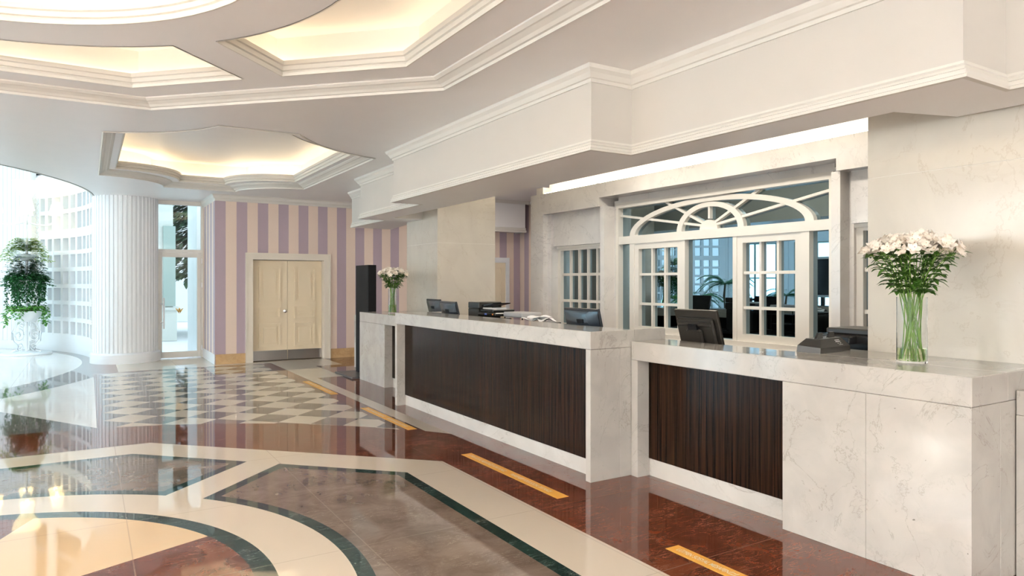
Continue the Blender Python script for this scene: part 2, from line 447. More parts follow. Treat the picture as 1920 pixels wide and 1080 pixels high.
def trapezoid(k, d):
    """panel opening between two ceiling ribs, grown outwards by d"""
    rr, hw, apo = 2.31-d, 0.18-d, 3.17+d
    a0 = PI/4+k*PI/2; pts = []
    def loc(a, s, t): return (OX+s*math.cos(a)-t*math.sin(a), OY+s*math.sin(a)+t*math.cos(a))
    i0 = math.asin(hw/rr)
    pts.append(loc(a0, apo, hw))
    R = apo/math.cos(PI/8)
    for am in (a0+PI/8, a0+3*PI/8): pts.append((OX+R*math.cos(am), OY+R*math.sin(am)))
    pts.append(loc(a0+PI/2, apo, -hw))
    for i in range(25):
        a = a0+PI/2-i0-(PI/2-2*i0)*i/24; pts.append((OX+rr*math.cos(a), OY+rr*math.sin(a)))
    return pts
rec_out = scallop(0.13, 3.29, 7.83, 13.37, 0.98, near=(1.05,1.25,0.98,0.17))
rec_in = scallop(0.35, 3.07, 8.06, 13.14, 0.98, near=(0.95,1.14,0.95,0.16))
# main ceiling plate with the octagon, the scalloped recess and the round atrium cut out
xl, xr, yn, yf = -13.2, 4.12, -5.1, 22.6
outline = [(-9.3,yn),(xr,yn),(xr,12.4),(4.95,12.5),(4.95,14.2),(2.06,14.2),(2.06,15.66),(1.5,16.2),(0.6,16.25),(0.11,16.2)]
outline += [(ACX+(AR+0.01)*math.cos(math.radians(d)), ACY+(AR+0.01)*math.sin(math.radians(d))) for d in range(2,-114,-2)]+[(-9.3,9.75)]
struct('ceiling', slab([outline, octagon(OX,OY,3.6), rec_out], ZC, ZR), M['ceil'])
# second level inside the octagon, with four panel openings and the round one
mb = slab([octagon(OX,OY,3.9), circle(OX,OY,1.88,64)]+[trapezoid(k,0) for k in range(4)], ZR, ZR+0.11)
slab([[(-0.1,7.6),(3.5,7.6),(3.5,13.6),(-0.1,13.6)], rec_in], ZR, ZR+0.11, mb)
struct('ceiling', mb, M['ceil'])
mb = MB().prism(octagon(OX,OY,4.0), ZT, ZT+0.08); mb.box(-0.15,3.55,7.55,13.65,ZT,ZT+0.08)
struct('ceiling', mb, M['ceil'])
# cavity walls above each opening
mb = MB()
for lp in [trapezoid(k,0.125) for k in range(4)]+[circle(OX,OY,2.04,64), scallop(0.13,3.29,7.84,13.37,0.80,near=(0.92,1.12,0.84,0.15))]:
    mb.sweep(lp, [(0,ZR+0.11),(0,ZT)])
struct('ceiling', mb, M['ceil'])
# hidden light strips lying behind the lip of every opening
def strip(lp_in, lp_out, z, m, name, par=None):
    mb = MB(); n = len(lp_in)
    vs = [(x,y,z) for x,y in lp_in]+[(x,y,z) for x,y in lp_out]
    mb.add(vs, [(i,(i+1)%n,n+(i+1)%n,n+i) for i in range(n)])
    return mb.build(name, m, par, fixn=False)
DIRS = ['the near right','the right of the','the far right','the far','the far left','the left','the near left','the near']
for k in range(4):
    o = strip(trapezoid(k,0.080), trapezoid(k,0.115), ZR+0.115, M['cove'], 'cove_light')
    tag(o, 'warm strip light hidden in the '+('far-left','left-hand','nearest','right-hand')[k]+' panel of the octagonal ceiling', 'light', 'cove lights of the octagonal ceiling')
o = strip(circle(OX,OY,1.97,64), circle(OX,OY,2.02,64), ZR+0.115, M['covec'], 'cove_light'); tag(o, 'warm strip light hidden around the round central dome', 'light')
o = strip(scallop(0.22,3.20,7.93,13.29,0.88,near=(0.90,1.10,0.86,0.15)), scallop(0.17,3.25,7.88,13.33,0.85,near=(0.90,1.10,0.84,0.15)), ZR+0.115, M['cove'], 'cove_light'); tag(o, 'warm strip light hidden in the scalloped ceiling recess by the striped wall', 'light')
# mouldings
mb = MB()
crown_in = [(0,ZC-0.004),(-0.015,ZC-0.012),(-0.02,ZC+0.01),(-0.04,ZC+0.012),(-0.06,ZC+0.03),(-0.10,ZC+0.05),(-0.115,ZC+0.052),(-0.14,ZR-0.01),(-0.145,ZR)]
lip = [(0.0,ZR-0.004),(-0.012,ZR-0.004),(-0.018,ZR+0.022),(-0.006,ZR+0.028),(-0.006,ZR+0.036),(-0.022,ZR+0.042),(-0.026,ZR+0.075),(-0.040,ZR+0.082),(-0.044,ZR+0.115),(0.02,ZR+0.118)]
mb.sweep(octagon(OX,OY,3.6), crown_in)
struct('trim_1', mb, M['trim'])
mb = MB()
for k in range(4): mb.sweep(trapezoid(k,0)[::-1], [(-o_,z) for o_,z in lip])
struct('trim_2', mb, M['trim'])
struct('trim_3', MB().sweep(circle(OX,OY,1.88,64), lip), M['trim'], smooth=False)
mb = MB(); mb.sweep(rec_out, crown_in); mb.sweep(rec_in, lip)
struct('trim_4', mb, M['trim'])

# ------------------------------------------------------------------ soffit over the counters
ZS = 2.57
front = [(4.17,-5.1),(4.17,1.74),(3.72,1.74),(3.72,4.20),(3.31,4.20),(3.31,8.24),(3.72,8.24),(3.72,10.66),(4.17,10.66),(4.17,12.42)]
back = [(4.95,12.42),(4.62,10.2),(4.10,10.2),(4.10,2.30),(4.55,2.16),(4.62,-5.1)]
mb = MB().prism(front+back, ZS, ZC+0.06); mb.m = [0]+[1]*(len(mb.m)-1)  # lighter underside and darker faces even out the light by colour
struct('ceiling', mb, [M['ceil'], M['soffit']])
fr = front[::-1]   # outside on the left -> use negative offsets
crown_s = [(0,3.10),(-0.012,3.10),(-0.016,3.125),(-0.03,3.13),(-0.05,3.165),(-0.075,3.19),(-0.08,3.22),(0,3.22)]
base_s = [(0,ZS-0.001),(-0.03,ZS-0.001),(-0.034,ZS+0.014),(-0.024,ZS+0.020),(-0.026,ZS+0.04),(-0.012,ZS+0.048),(-0.020,ZS+0.060),(-0.008,ZS+0.075),(-0.010,ZS+0.088),(0,ZS+0.09)]
mb = MB(); mb.sweep(front, [(-o_,z) for o_,z in []] or crown_s, closed=False); mb.sweep(front, base_s, closed=False)
struct('trim_5', mb, M['trim'])

# ------------------------------------------------------------------ striped far wall, alcove, glass-door return
struct('wall_far', MB().box(2.06,2.70,14.0,14.25,0,3.3).box(4.12,8.86,14.0,14.25,0,3.55).box(2.70,4.12,14.0,14.25,2.03,3.3), M['stripe'])
struct('wall_far_return', MB().box(2.04,2.06,14.0,15.62,0,3.25), M['stripe_y'])
struct('wall_alcove', MB().box(8.86,9.1,9.9,14.25,0,3.55), M['stripe_y'])
mb = MB(); mb.sweep([(2.055,15.6),(2.055,13.995),(4.95,13.995)], [(0,3.10),(0.015,3.10),(0.02,3.13),(0.05,3.16),(0.06,3.20),(0.08,3.22),(0,3.22)][::1], closed=False)
struct('trim_6', mb, M['trim'])
mb = MB(); mb.box(2.05,2.585,13.985,14.0,0,0.19); mb.box(4.235,8.86,13.985,14.0,0,0.19)
struct('baseboard_far', mb, M['beige'])
struct('baseboard_return', MB().box(2.03,2.045,14.0,15.6,0,0.19), M['white'])
struct('wall_light_block', MB().box(2.5,4.3,14.5,14.6,-0.05,3.3).box(2.5,2.6,14.25,14.5,-0.05,3.3).box(4.2,4.3,14.25,14.5,-0.05,3.3).box(2.6,4.2,14.25,14.5,2.3,2.4).box(2.6,4.2,14.25,14.5,-0.05,0.0), M['wall'])  # unseen box added behind the door leaves to block daylight leaks
# small boxed soffit and cornice in the alcove
struct('ceiling', MB().box(7.2,8.72,13.55,14.0,2.74,3.45), M['ceil'])
mb = MB(); mb.sweep([(7.2,13.55),(8.72,13.55),(8.72,13.99)], [(0,2.72),(0.02,2.72),(0.025,2.76),(0.01,2.78),(0.015,2.82),(0,2.83)], closed=False)
mb.sweep([(6.0,13.545),(8.86,13.545),(8.85,11.0)][:2], [(0,3.38),(0.02,3.38),(0.05,3.43),(0.07,3.45)], closed=False)
mb.box(8.80,8.86,10.0,13.6,3.38,3.45)
struct('trim_7', mb, M['trim'])
# office ceiling behind the soffit, back wall of the office and far right wall
struct('ceiling', MB().box(4.05,9.2,-5.1,14.2,3.45,3.55), M['ceil'])
struct('wall_office', MB().box(7.45,7.6,-5.1,10.0,0,3.5), M['wall'])
# lobby enclosure behind and left of the camera, with unseen windows added to let in daylight
mb = MB()
mb.box(-9.3,-9.0,-5.1,9.9,0,0.35); mb.box(-9.3,-9.0,-5.1,9.9,3.05,3.25)
for y0,y1 in ((-5.1,-4.0),(1.0,3.0),(8.0,9.9)): mb.box(-9.3,-9.0,y0,y1,0.35,3.05)
struct('wall_left', mb, M['wall'])
mb = MB(); mb.box(-9.3,9.2,-5.3,-5.1,0,0.35); mb.box(-9.3,9.2,-5.3,-5.1,3.05,3.55)
for x0,x1 in ((-9.3,-6.1),(2.1,9.2)): mb.box(x0,x1,-5.3,-5.1,0.35,3.05)
struct('wall_back', mb, M['wall'])
def big_window(n, axis, a0, a1, fixed, z0, z1, cols, rows):
    mb = MB(); t = 0.05
    def bx(u0,u1,w0,w1):
        if axis == 'y': mb.box(fixed-0.04,fixed+0.04,u0,u1,w0,w1)
        else: mb.box(u0,u1,fixed-0.04,fixed+0.04,w0,w1)
    bx(a0,a1,z0,z0+t); bx(a0,a1,z1-t,z1)
    for i in range(cols+1):
        u = a0+(a1-a0)*i/cols; bx(max(a0,u-t/2),min(a1,u+t/2),z0+t,z1-t)
    for j in range(1,rows):
        w = z0+(z1-z0)*j/rows
        for i in range(cols):
            u0 = a0+(a1-a0)*i/cols+t/2+0.001; u1 = a0+(a1-a0)*(i+1)/cols-t/2-0.001; bx(u0,u1,w-t/2,w+t/2)
    o = struct('window_%d' % n, mb, M['frame'])
    g = MB(); 
    if axis == 'y': g.box(fixed-0.004,fixed+0.004,a0+0.01,a1-0.01,z0+0.01,z1-0.01)
    else: g.box(a0+0.01,a1-0.01,fixed-0.004,fixed+0.004,z0+0.01,z1-0.01)
    g.build('pane', M['pane'], o); return o
big_window(4,'y',-4.0,1.0,-9.15,0.35,3.05,5,3); big_window(5,'y',3.0,8.0,-9.15,0.35,3.05,5,3)
big_window(6,'x',-6.1,2.1,-5.2,0.35,3.05,8,3)

# double door in the striped wall
d = empty('door_1', (3.41,14.02,0), kind='structure')
def at(mb, name, m, par, smooth=False):
    o = mb.build(name, m, None, smooth); L = par.location if par.parent is None else par.parent.location
    me = o.data; me.transform(Matrix.Translation(-Vector(L)))
    o.parent = par; return o
fm = MB()
for (x0,x1,z0,z1) in ((2.585,2.72,0,2.13),(4.10,4.235,0,2.13),(2.72,4.10,2.0,2.13)):
    fm.box(x0,x1,13.955,14.0,z0,z1)
fm.box(2.66,2.72,14.0,14.22,0,2.0); fm.box(4.10,4.16,14.0,14.22,0,2.0); fm.box(2.72,4.10,14.0,14.22,2.0,2.03)
fm.box(2.585,2.615,13.94,13.955,0,2.13); fm.box(4.205,4.235,13.94,13.955,0,2.13); fm.box(2.615,4.205,13.94,13.955,2.10,2.13)
at(fm, 'door_frame', M['doorframe'], d)
for s_,(x0,x1) in ((0,(2.725,3.407)),(1,(3.413,4.095))):
    L = MB(); L.box(x0,x1,14.12,14.165,0.012,1.99)
    for (z0,z1) in ((1.17,1.86),(0.83,1.07),(0.27,0.74)):
        a,b = x0+0.13, x1-0.13
        # raised frame and raised field of each panel
        for (i0,i1,dy) in ((0,0.028,0.030),(0.028,0.05,0.014),(0.085,0.10,0.016)):
            L.box(a+i0,b-i0,14.12-dy,14.12,z1-i1,z1-i0); L.box(a+i0,b-i0,14.12-dy,14.12,z0+i0,z0+i1)
            L.box(a+i0,a+i1,14.12-dy,14.12,z0+i1,z1-i1); L.box(b-i1,b-i0,14.12-dy,14.12,z0+i1,z1-i1)
        L.box(a+0.10,b-0.10,14.112,14.12,z0+0.10,z1-0.10)
    lf = at(L, 'door_leaf', M['doorp'], d)
    at(MB().box(x0+0.004,x1-0.004,14.108,14.12,0.014,0.205), 'kick_plate', M['steel'], lf)
    if s_ == 0:
        kb = MB().lathe([(0.0,0.0),(0.032,0.0),(0.032,0.008),(0.012,0.012),(0.012,0.035),(0.026,0.045),(0.026,0.06),(0.0,0.065)], 16, M=Matrix.Translation((3.36,14.12,0.98)) @ Matrix.Rotation(PI/2,4,'X'))
        at(kb, 'door_knob', M['chrome'], lf, True)
# alcove door
d = empty('door_3', (8.2,13.98,0), kind='structure')
fm = MB(); fm.box(8.43,8.53,13.94,14.0,0,2.14); fm.box(7.5,7.6,13.94,14.0,0,2.14); fm.box(7.6,8.43,13.94,14.0,2.02,2.14); at(fm,'door_frame',M['white'],d)
L = MB(); L.box(7.6,8.43,13.96,13.995,0.01,2.02)
for (z0,z1) in ((1.75,1.92),(1.0,1.62),(0.8,0.92),(0.15,0.7)):
    L.box(7.72,8.31,13.945,13.96,z0,z0+0.02); L.box(7.72,8.31,13.945,13.96,z1-0.02,z1); L.box(7.72,7.74,13.945,13.96,z0+0.02,z1-0.02); L.box(8.29,8.31,13.945,13.96,z0+0.02,z1-0.02)
at(L,'door_leaf',M['doorp'],d)

# glass door with transom, beside the fluted column
d = empty('door_2', (1.6,15.6,0), kind='structure')
fm = MB()
fm.box(1.10,1.19,15.55,15.65,0,3.22); fm.box(2.0,2.04,15.55,15.65,0,3.22); fm.box(1.19,2.0,15.55,15.65,3.14,3.22); fm.box(1.19,2.0,15.55,15.65,2.17,2.23)
at(fm,'door_frame',M['frame'],d)
lf = MB(); lf.cbox(1.195,1.275,15.545,15.60,0.02,2.165); lf.cbox(1.925,1.995,15.545,15.60,0.02,2.165); lf.box(1.275,1.925,15.55,15.60,2.07,2.165); lf.box(1.275,1.925,15.55,15.60,0.02,0.14)
lo = at(lf,'door_leaf',M['frame'],d)
at(MB().box(1.27,1.93,15.574,15.58,0.135,2.075),'pane',M['pane'],lo)
at(MB().box(1.19,2.0,15.594,15.60,2.23,3.14),'pane',M['pane'],d)
hd = MB(); hd.tube([(1.30,15.47,0.62),(1.30,15.47,1.24)],0.016,12); hd.tube([(1.245,15.545,0.74),(1.30,15.47,0.74)],0.009,8); hd.tube([(1.245,15.545,1.12),(1.30,15.47,1.12)],0.009,8)
at(hd,'door_handle',M['white'],lo,True)
for z in (0.2,1.5,2.0): at(MB().lathe([(0,z-0.05),(0.012,z-0.05),(0.012,z+0.05),(0,z+0.05)],8,2.012,15.54),'hinge',M['white'],lo)
# golden three-feather mark on the glass
em = MB()
Me = Matrix.Translation((1.595,15.572,0.98)) @ Matrix.Rotation(PI/2,4,'X')
for sgn in (-1,1):
    em.prism([(0,-0.06),(sgn*0.055,0.045),(sgn*0.075,0.045),(sgn*0.012,-0.06)][::sgn],0,0.002,Me)
    em.prism([(sgn*0.004,-0.035),(sgn*0.028,0.03),(sgn*0.044,0.03),(sgn*0.012,-0.045)][::sgn],0,0.002,Me)
em.prism([(-0.012,-0.03),(0.012,-0.03),(0.018,0.03),(0,0.065),(-0.018,0.03)],0,0.002,Me)
at(em,'gold_mark',M['gold'],lo)

# ------------------------------------------------------------------ fluted column
def fluted(name, cx, cy, r, z0, z1, n, label=None, plinth=0.2, a0=0, a1=2*PI):
    mb = MB(); k = n*4; vs = []; full = abs(a1-a0-2*PI) < 1e-6
    rr = [r, r, r-0.012, r-0.012]
    kk = k if full else k+1
    for z in (z0+plinth, z1):
        for i in range(kk):
            a = a0+(a1-a0)*(i+(0.0,0.6,0.0,0.6)[i%4])/k
            R = rr[i%4]
            vs.append((cx+R*math.cos(a), cy+R*math.sin(a), z))
    mb.add(vs, [(i,(i+1)%kk,kk+(i+1)%kk,kk+i) for i in range(k)])
    return mb
t = empty('fluted_column', (0.64,15.6,0), label='round white fluted column between the lattice window wall and the glass door', cat='column')
at(fluted('shaft',0.64,15.6,0.57,0,3.22,46), 'shaft', M['white'], t)
at(MB().lathe([(0,0),(0.615,0),(0.615,0.17),(0.60,0.19),(0.58,0.20),(0,0.20)],64,0.64,15.6), 'plinth', M['white'], t, True)

# ------------------------------------------------------------------ round atrium: walls, lattice windows, pilasters
def A(d): return math.radians(d)
wallt = 0.28
def lattice_bay(n, a0, a1, cols, z_rows=(0.375,3.50)):
    """a deep white egg-crate lattice window between angles a0 and a1 (degrees)"""
    a0 += 0.04; a1 -= 0.04
    mb = MB(); cw = (a1-a0)/cols; R0, R1 = AR, AR+0.16
    zb = [0.36+0.372*i for i in range(7)]            # lower bars
    up = [2.62, 3.14, 3.52]
    hb = 0.09
    st = 0.9                                          # stile half width in degrees
    for i in range(cols+1):
        a = a0+cw*i; w = 0.50 if 0 < i < cols else 0.35
        mb.arcbox(ACX,ACY,R0,R1,A(a-w if i > 0 else a0),A(a+w if i < cols else a1),0.36,3.55,1)
    def hbar(z0,z1,Ra=R0,Rb=R1):
        for i in range(cols):
            s0 = a0+cw*i+(0.50 if i > 0 else 0.35); s1 = a0+cw*(i+1)-(0.50 if i < cols-1 else 0.35)
            mb.arcbox(ACX,ACY,Ra,Rb,A(s0),A(s1),z0,z1,1)
    for z in zb[:-1]: hbar(z, z+0.045)
    for z in zb[1:]: hbar(z-0.045+0.0, z)
    hbar(zb[-1], 2.74); hbar(3.10,3.19); hbar(3.49,3.55)
    o = struct('window_%d' % n, mb, M['white'])
    MB().arcbox(ACX,ACY,R1-0.03,R1-0.02,A(a0),A(a1),0.36,3.55).build('pane', M['pane'], o)
    return o
# sequence of the curved wall, from beside the fluted column counter-clockwise
bays = [(5.6,14.5,3),(14.5,28.4,4),(28.4,33.2,2)]
pil = [(34.5,47.5)]
a = 49.0; nb = 10
for i,(b0,b1,c_) in enumerate(bays): lattice_bay(7+i,b0,b1,c_)
far = [(50,64,4),(64,78,4),(97,111,4),(111,125,4)]
for (b0,b1,c_) in far: lattice_bay(nb,b0,b1,c_); nb += 1
pil += [(80,95)]
mb = MB()
mb.arcbox(ACX,ACY,AR,AR+wallt,A(0.5),A(127),0,0.36)                      # dado under the lattice
mb.arcbox(ACX,ACY,AR,AR+wallt,A(0.5),A(127),3.55,4.0)                    # beam over the lattice
mb.arcbox(ACX,ACY,AR+0.0,AR+wallt,A(0.5),A(3.4),0.36,3.55); mb.arcbox(ACX,ACY,AR,AR+wallt,A(5.0),A(5.6),0.36,3.55)
for (p0,p1) in ((33.2,47.5),(47.5,50),(78,95),(95,97),(125,127)): mb.arcbox(ACX,ACY,AR+0.02,AR+0.135,A(p0),A(p1),0.36,3.55)
# left half: tall glazed openings in the -X side (seen mirrored in the office glass)
op = [(130,146),(152,168),(174,190),(196,212),(218,234)]
prev = 127
for (o0,o1) in op:
    mb.arcbox(ACX,ACY,AR,AR+wallt,A(prev),A(o0),0,4.0); mb.arcbox(ACX,ACY,AR,AR+wallt,A(o0),A(o1),3.3,4.0); mb.arcbox(ACX,ACY,AR,AR+wallt,A(o0),A(o1),0,0.15); prev = o1
mb.arcbox(ACX,ACY,AR,AR+wallt,A(prev),A(246.5),0,4.0)
mb.arcbox(ACX,ACY,AR,AR+wallt,A(246.5),A(360.5),ZC+0.02,4.0)                # above the lobby opening
mb.arcbox(ACX,ACY,AR,AR+wallt,A(0),A(360),5.3,6.3)
for k in range(24): mb.arcbox(ACX,ACY,AR+0.04,AR+wallt-0.04,A(k*15-1.2),A(k*15+1.2),4.0,5.3)
struct('wall_atrium', mb, M['white'])
mb = MB()
n_ = 16
for (o0,o1) in op:
    o = MB()
    for a_ in (o0+0.3,(o0+o1)/2,o1-0.3): o.arcbox(ACX,ACY,AR+0.02,AR+0.1,A(a_-0.35),A(a_+0.35),0.15,3.3,1)
    for z in (0.15,1.72,3.24): o.arcbox(ACX,ACY,AR+0.02,AR+0.1,A(o0+0.65),A((o0+o1)/2-0.35),z,z+0.06,1); o.arcbox(ACX,ACY,AR+0.02,AR+0.1,A((o0+o1)/2+0.35),A(o1-0.65),z,z+0.06,1)
    w = struct('window_%d' % n_, o, M['greygreen']); n_ += 1
    MB().arcbox(ACX,ACY,AR+0.055,AR+0.06,A(o0),A(o1),0.15,3.3).build('pane', M['pane'], w)
w = struct('window_21', MB().arcbox(ACX,ACY,AR+0.05,AR+0.09,A(0),A(360),4.0,4.05).arcbox(ACX,ACY,AR+0.05,AR+0.09,A(0),A(360),4.62,4.66), M['white'])
MB().arcbox(ACX,ACY,AR+0.10,AR+0.106,A(0),A(359.9),4.0,5.3).build('pane', M['pane'], w)
# pilasters with flutes
mb = MB()
for (p0,p1) in pil+[(128,129.5),(148,150),(170,172),(192,194),(214,216)]:
    n = max(2,int((p1-p0)/1.1))
    for i in range(n):
        q0 = p0+(p1-p0)*i/n; q1 = p0+(p1-p0)*(i+1)/n
        mb.arcbox(ACX,ACY,AR-0.10,AR+0.02,A(q0+0.12),A(q1-0.12),0.2,6.3,1)
    mb.arcbox(ACX,ACY,AR-0.09,AR+0.02,A(p0),A(p1),0.2,6.3); mb.arcbox(ACX,ACY,AR-0.13,AR+0.02,A(p0),A(p1),0,0.2)
struct('trim_8', mb, M['white'])
# trellis strips (criss-cross) beside the pilasters
def trellis(a0, a1, z0, z1, step=0.075):
    mb = MB(); R = AR-0.01
    w = AR*math.radians(a1-a0)
    def P(s, z): a_ = A(a0)+s/AR; return (ACX+R*math.cos(a_), ACY+R*math.sin(a_), z)
    k = -int(w/step)-1
    while k*step < (z1-z0):
        for sg in (0,1):
            zz = z0+k*step; s0 = max(0, z0-zz); s1 = min(w, z1-zz)
            if s1-s0 > 0.02:
                if sg == 0: p,q = P(s0,zz+s0), P(s1,zz+s1)
                else: p,q = P(w-s0,zz+s0), P(w-s1,zz+s1)
                mb.tube([p,q],0.007,4)
        k += 1
    return mb
mb = trellis(3.5,5.0,0.4,3.5,0.09)
for (t0,t1) in ((33.3,34.4),(47.6,49.8),(78.1,79.9),(95.1,96.9)):
    m2 = trellis(t0,t1,0.4,3.5,0.11); mb.add(m2.v, m2.f)
struct('trim_9', mb, M['frame'])
# double bead round the edge of the lobby ceiling
mb = MB()
ring_pts = [(ACX+AR*math.cos(A(d)), ACY+AR*math.sin(A(d))) for d in range(246,364,2)]
mb.sweep(ring_pts, [(-0.001,3.215),(-0.03,3.215),(-0.035,3.245),(-0.015,3.255),(-0.015,3.285),(-0.035,3.295),(-0.04,3.33),(0,3.34)], closed=False)
struct('trim_10', mb, M['trim'])
# roof ring of the atrium with an unseen round skylight added for brightness
mb = slab([circle(ACX,ACY,AR+0.3,96), circle(ACX,ACY,4.0,64)], 6.3, 6.4)
struct('ceiling', mb, M['ceil'])
mb = MB()
for k in range(6):
    a_ = k*PI/6; c_,s_ = math.cos(a_)*4.0, math.sin(a_)*4.0
    mb.tube([(ACX-c_,ACY-s_,6.38),(ACX,ACY,6.42),(ACX+c_,ACY+s_,6.38)],0.04,6)
w = struct('window_22', mb, M['white']); MB().lathe([(0,6.45),(4.02,6.45)],48,ACX,ACY).build('pane', M['pane'], w)

# ------------------------------------------------------------------ marble screen with the office windows
XM, XP, XF = 6.55, 6.63, 6.84
CY = 6.2
mb = MB()
BZ = 3.05
mb.box(XM,7.45,8.13,10.0,2.70,BZ); mb.box(XM,7.45,4.27,8.13,2.83,BZ); mb.box(XM,7.45,2.4,4.27,2.70,BZ)   # lintel
for s in (1,-1):
    def yy(a,b): a,b = CY+s*(a-CY), CY+s*(b-CY); return (min(a,b),max(a,b))
    y0,y1 = yy(9.62,10.0); mb.box(XM,7.45,y0,y1,0,2.70)               # outer pier
    y0,y1 = yy(8.05,8.15); mb.box(XM+0.04,7.45,y0,y1,0,2.70)           # slim pier
    y0,y1 = yy(8.15,8.20); mb.box(XM+0.20,7.45,y0,y1,0,2.70)
    y0,y1 = yy(9.52,9.62); mb.box(XM+0.10,7.45,y0,y1,0,2.70)
    y0,y1 = yy(8.20,9.52); mb.box(XM+0.14,7.45,y0,y1,2.16,2.70)        # marble panel over the side window
    y0,y1 = yy(7.96,8.05); mb.box(XM+0.24,7.45,y0,y1,0,2.78)
mb.box(XM+0.24,7.45,4.44,7.96,2.74,2.83)
mb.box(XM+0.16,7.45,2.4,10.0,0,0.78)
mb.box(XM+0.12,XM+0.6,9.80,10.0,BZ,BZ+0.14)
struct('wall_right', mb, M['marble4'])
struct('wall_glow', MB().box(6.80,7.45,2.4,9.79,BZ,3.45), M['ceil'])
for k in range(5):
    o = MB().box(6.60,6.66,2.5+1.45*k,3.85+1.45*k,BZ,BZ+0.02).build('cove_light', M['covew'])
    tag(o, 'warm strip light lying on top of the marble lintel', 'light', 'strip lights on the marble lintel')
# central window
def frame_box(mb, y0,y1,z0,z1, w, x0=6.78, x1=6.90, wb=None):
    wb = wb or w
    mb.box(x0,x1,y0,y0+w,z0,z1); mb.box(x0,x1,y1-w,y1,z0,z1); mb.box(x0,x1,y0+w,y1-w,z1-w,z1); mb.box(x0,x1,y0+w,y1-w,z0,z0+wb)
mb = MB(); YA,YB = 4.46,7.96
mb.box(6.76,6.92,YB-0.03,YB+0.02,0.80,2.74); mb.box(6.76,6.92,YA-0.02,YA+0.03,0.80,2.74); mb.box(6.76,6.92,YA+0.03,YB-0.03,2.66,2.74)
mb.box(6.74,6.93,YA,YB,0.78,0.84); mb.box(6.77,6.91,YA+0.03,YB-0.03,2.12,2.235)
o1 = struct('window_1', mb, M['frame'])
def leaf(y0,y1, cols, rows_z, name='window_frame', w=0.085):
    m_ = MB(); z0,z1 = 0.84,2.12
    frame_box(m_,y0,y1,z0,z1,w,6.79,6.89)
    ya,yb = y0+w,y1-w
    for i in range(1,cols): u = ya+(yb-ya)*i/cols; m_.box(6.81,6.87,u-0.016,u+0.016,z0+w,z1-w)
    for z in rows_z:
        for i in range(cols):
            u0 = ya+(yb-ya)*i/cols+(0.016 if i else 0); u1 = ya+(yb-ya)*(i+1)/cols-(0.016 if i < cols-1 else 0)
            m_.box(6.81,6.87,u0,u1,z-0.018,z+0.018)
    return m_.build(name, M['frame'], o1)
leaf(4.84,5.74,3,(1.245,1.67)); leaf(6.66,7.60,3,(1.245,1.67))
m_ = MB()
m_.box(6.78,6.90,5.74,5.80,0.84,2.12); m_.box(6.78,6.90,6.60,6.66,0.84,2.12); m_.box(6.78,6.90,4.74,4.84,0.84,2.12); m_.box(6.78,6.90,7.60,7.70,0.84,2.12)
m_.build('mullion', M['frame'], o1)
MB().box(6.855,6.865,YA,YB,0.8,2.72).build('pane', M['mirror'], o1)
# fan light: elliptical arches, hub and rays
m_ = MB(); zb = 2.235
def ell(a,b,th): return (CY+a*math.cos(th), zb+b*math.sin(th))
def band(a_o,b_o,a_i,b_i,n=40,x0=6.79,x1=6.88,t0=0,t1=PI):
    vs = []
    for i in range(n+1):
        th = t0+(t1-t0)*i/n; o_ = ell(a_o,b_o,th); q = ell(a_i,b_i,th)
        vs += [(x0,o_[0],o_[1]),(x1,o_[0],o_[1]),(x1,q[0],q[1]),(x0,q[0],q[1])]
    fs = [(i*4+k,i*4+(k+1)%4,(i+1)*4+(k+1)%4,(i+1)*4+k) for i in range(n) for k in range(4)]+[(0,1,2,3),tuple(n*4+k for k in range(4))]
    m_.add(vs,fs)
band(1.51,0.428,1.40,0.362); band(0.56,0.355,0.47,0.295,28); band(0.15,0.125,0.0001,0.0001,16)
m_.build('arch', M['frame'], o1)
for th_y,th_z in ((1.74,2.555),(0.78,2.665),(0,2.56),(-0.78,2.665),(-1.74,2.555)):
    r_ = MB(); L_ = math.hypot(th_y,th_z-zb-0.04); ang = math.atan2(th_z-zb-0.04, th_y)
    r_.box(0.10,L_,-0.016,0.016,6.80,6.87, Matrix(((0,0,1,0),(1,0,0,CY),(0,1,0,zb+0.04),(0,0,0,1))) @ Matrix.Rotation(ang,4,'Z'))
    r_.build('glazing_bar', M['frame'], o1)
# side windows
for s,nn in ((1,2),(-1,3)):
    def Y(a): return CY+s*(a-CY)
    m_ = MB(); ya,yb = sorted((Y(8.20),Y(9.52)))
    frame_box(m_,ya,yb,0.8,2.16,0.075,6.79,6.90); m_.box(6.76,6.79,ya,yb,2.12,2.16)
    ya += 0.075; yb -= 0.075; cols = 5
    for i in range(1,cols): u = ya+(yb-ya)*i/cols; m_.box(6.82,6.87,u-0.02,u+0.02,0.875,2.085)
    for z in (1.25,1.685):
        for i in range(cols): m_.box(6.82,6.87,ya+(yb-ya)*i/cols+(0.02 if i else 0),ya+(yb-ya)*(i+1)/cols-(0.02 if i < cols-1 else 0),z-0.022,z+0.022)
    o = struct('window_%d' % nn, m_, M['frame']); MB().box(6.855,6.865,ya,yb,0.875,2.085).build('pane', M['mirror'], o)

# marble clad columns at both ends of the desk
def clad_column(y0, y1, label, seam):
    t = empty('marble_column', (5.1,(y0+y1)/2,0), label=label, cat='column')
    at(MB().box(4.60,5.63,y0,y1,0,seam-0.002), 'lower_cladding', M['marble3'], t)
    at(MB().box(4.60,5.63,y0,y1,seam+0.002,3.45), 'upper_cladding', M['marble3'], t)
    at(MB().box(4.603,5.627,y0+0.003,y1-0.003,seam-0.002,seam+0.002), 'joint', M['trim'], t)
clad_column(1.55,2.76,'tall pale marble column behind the glass vase at the near end of the desk',2.27)
clad_column(9.65,10.85,'tall marble column beyond the far computer screens, next to the alcove',2.17)

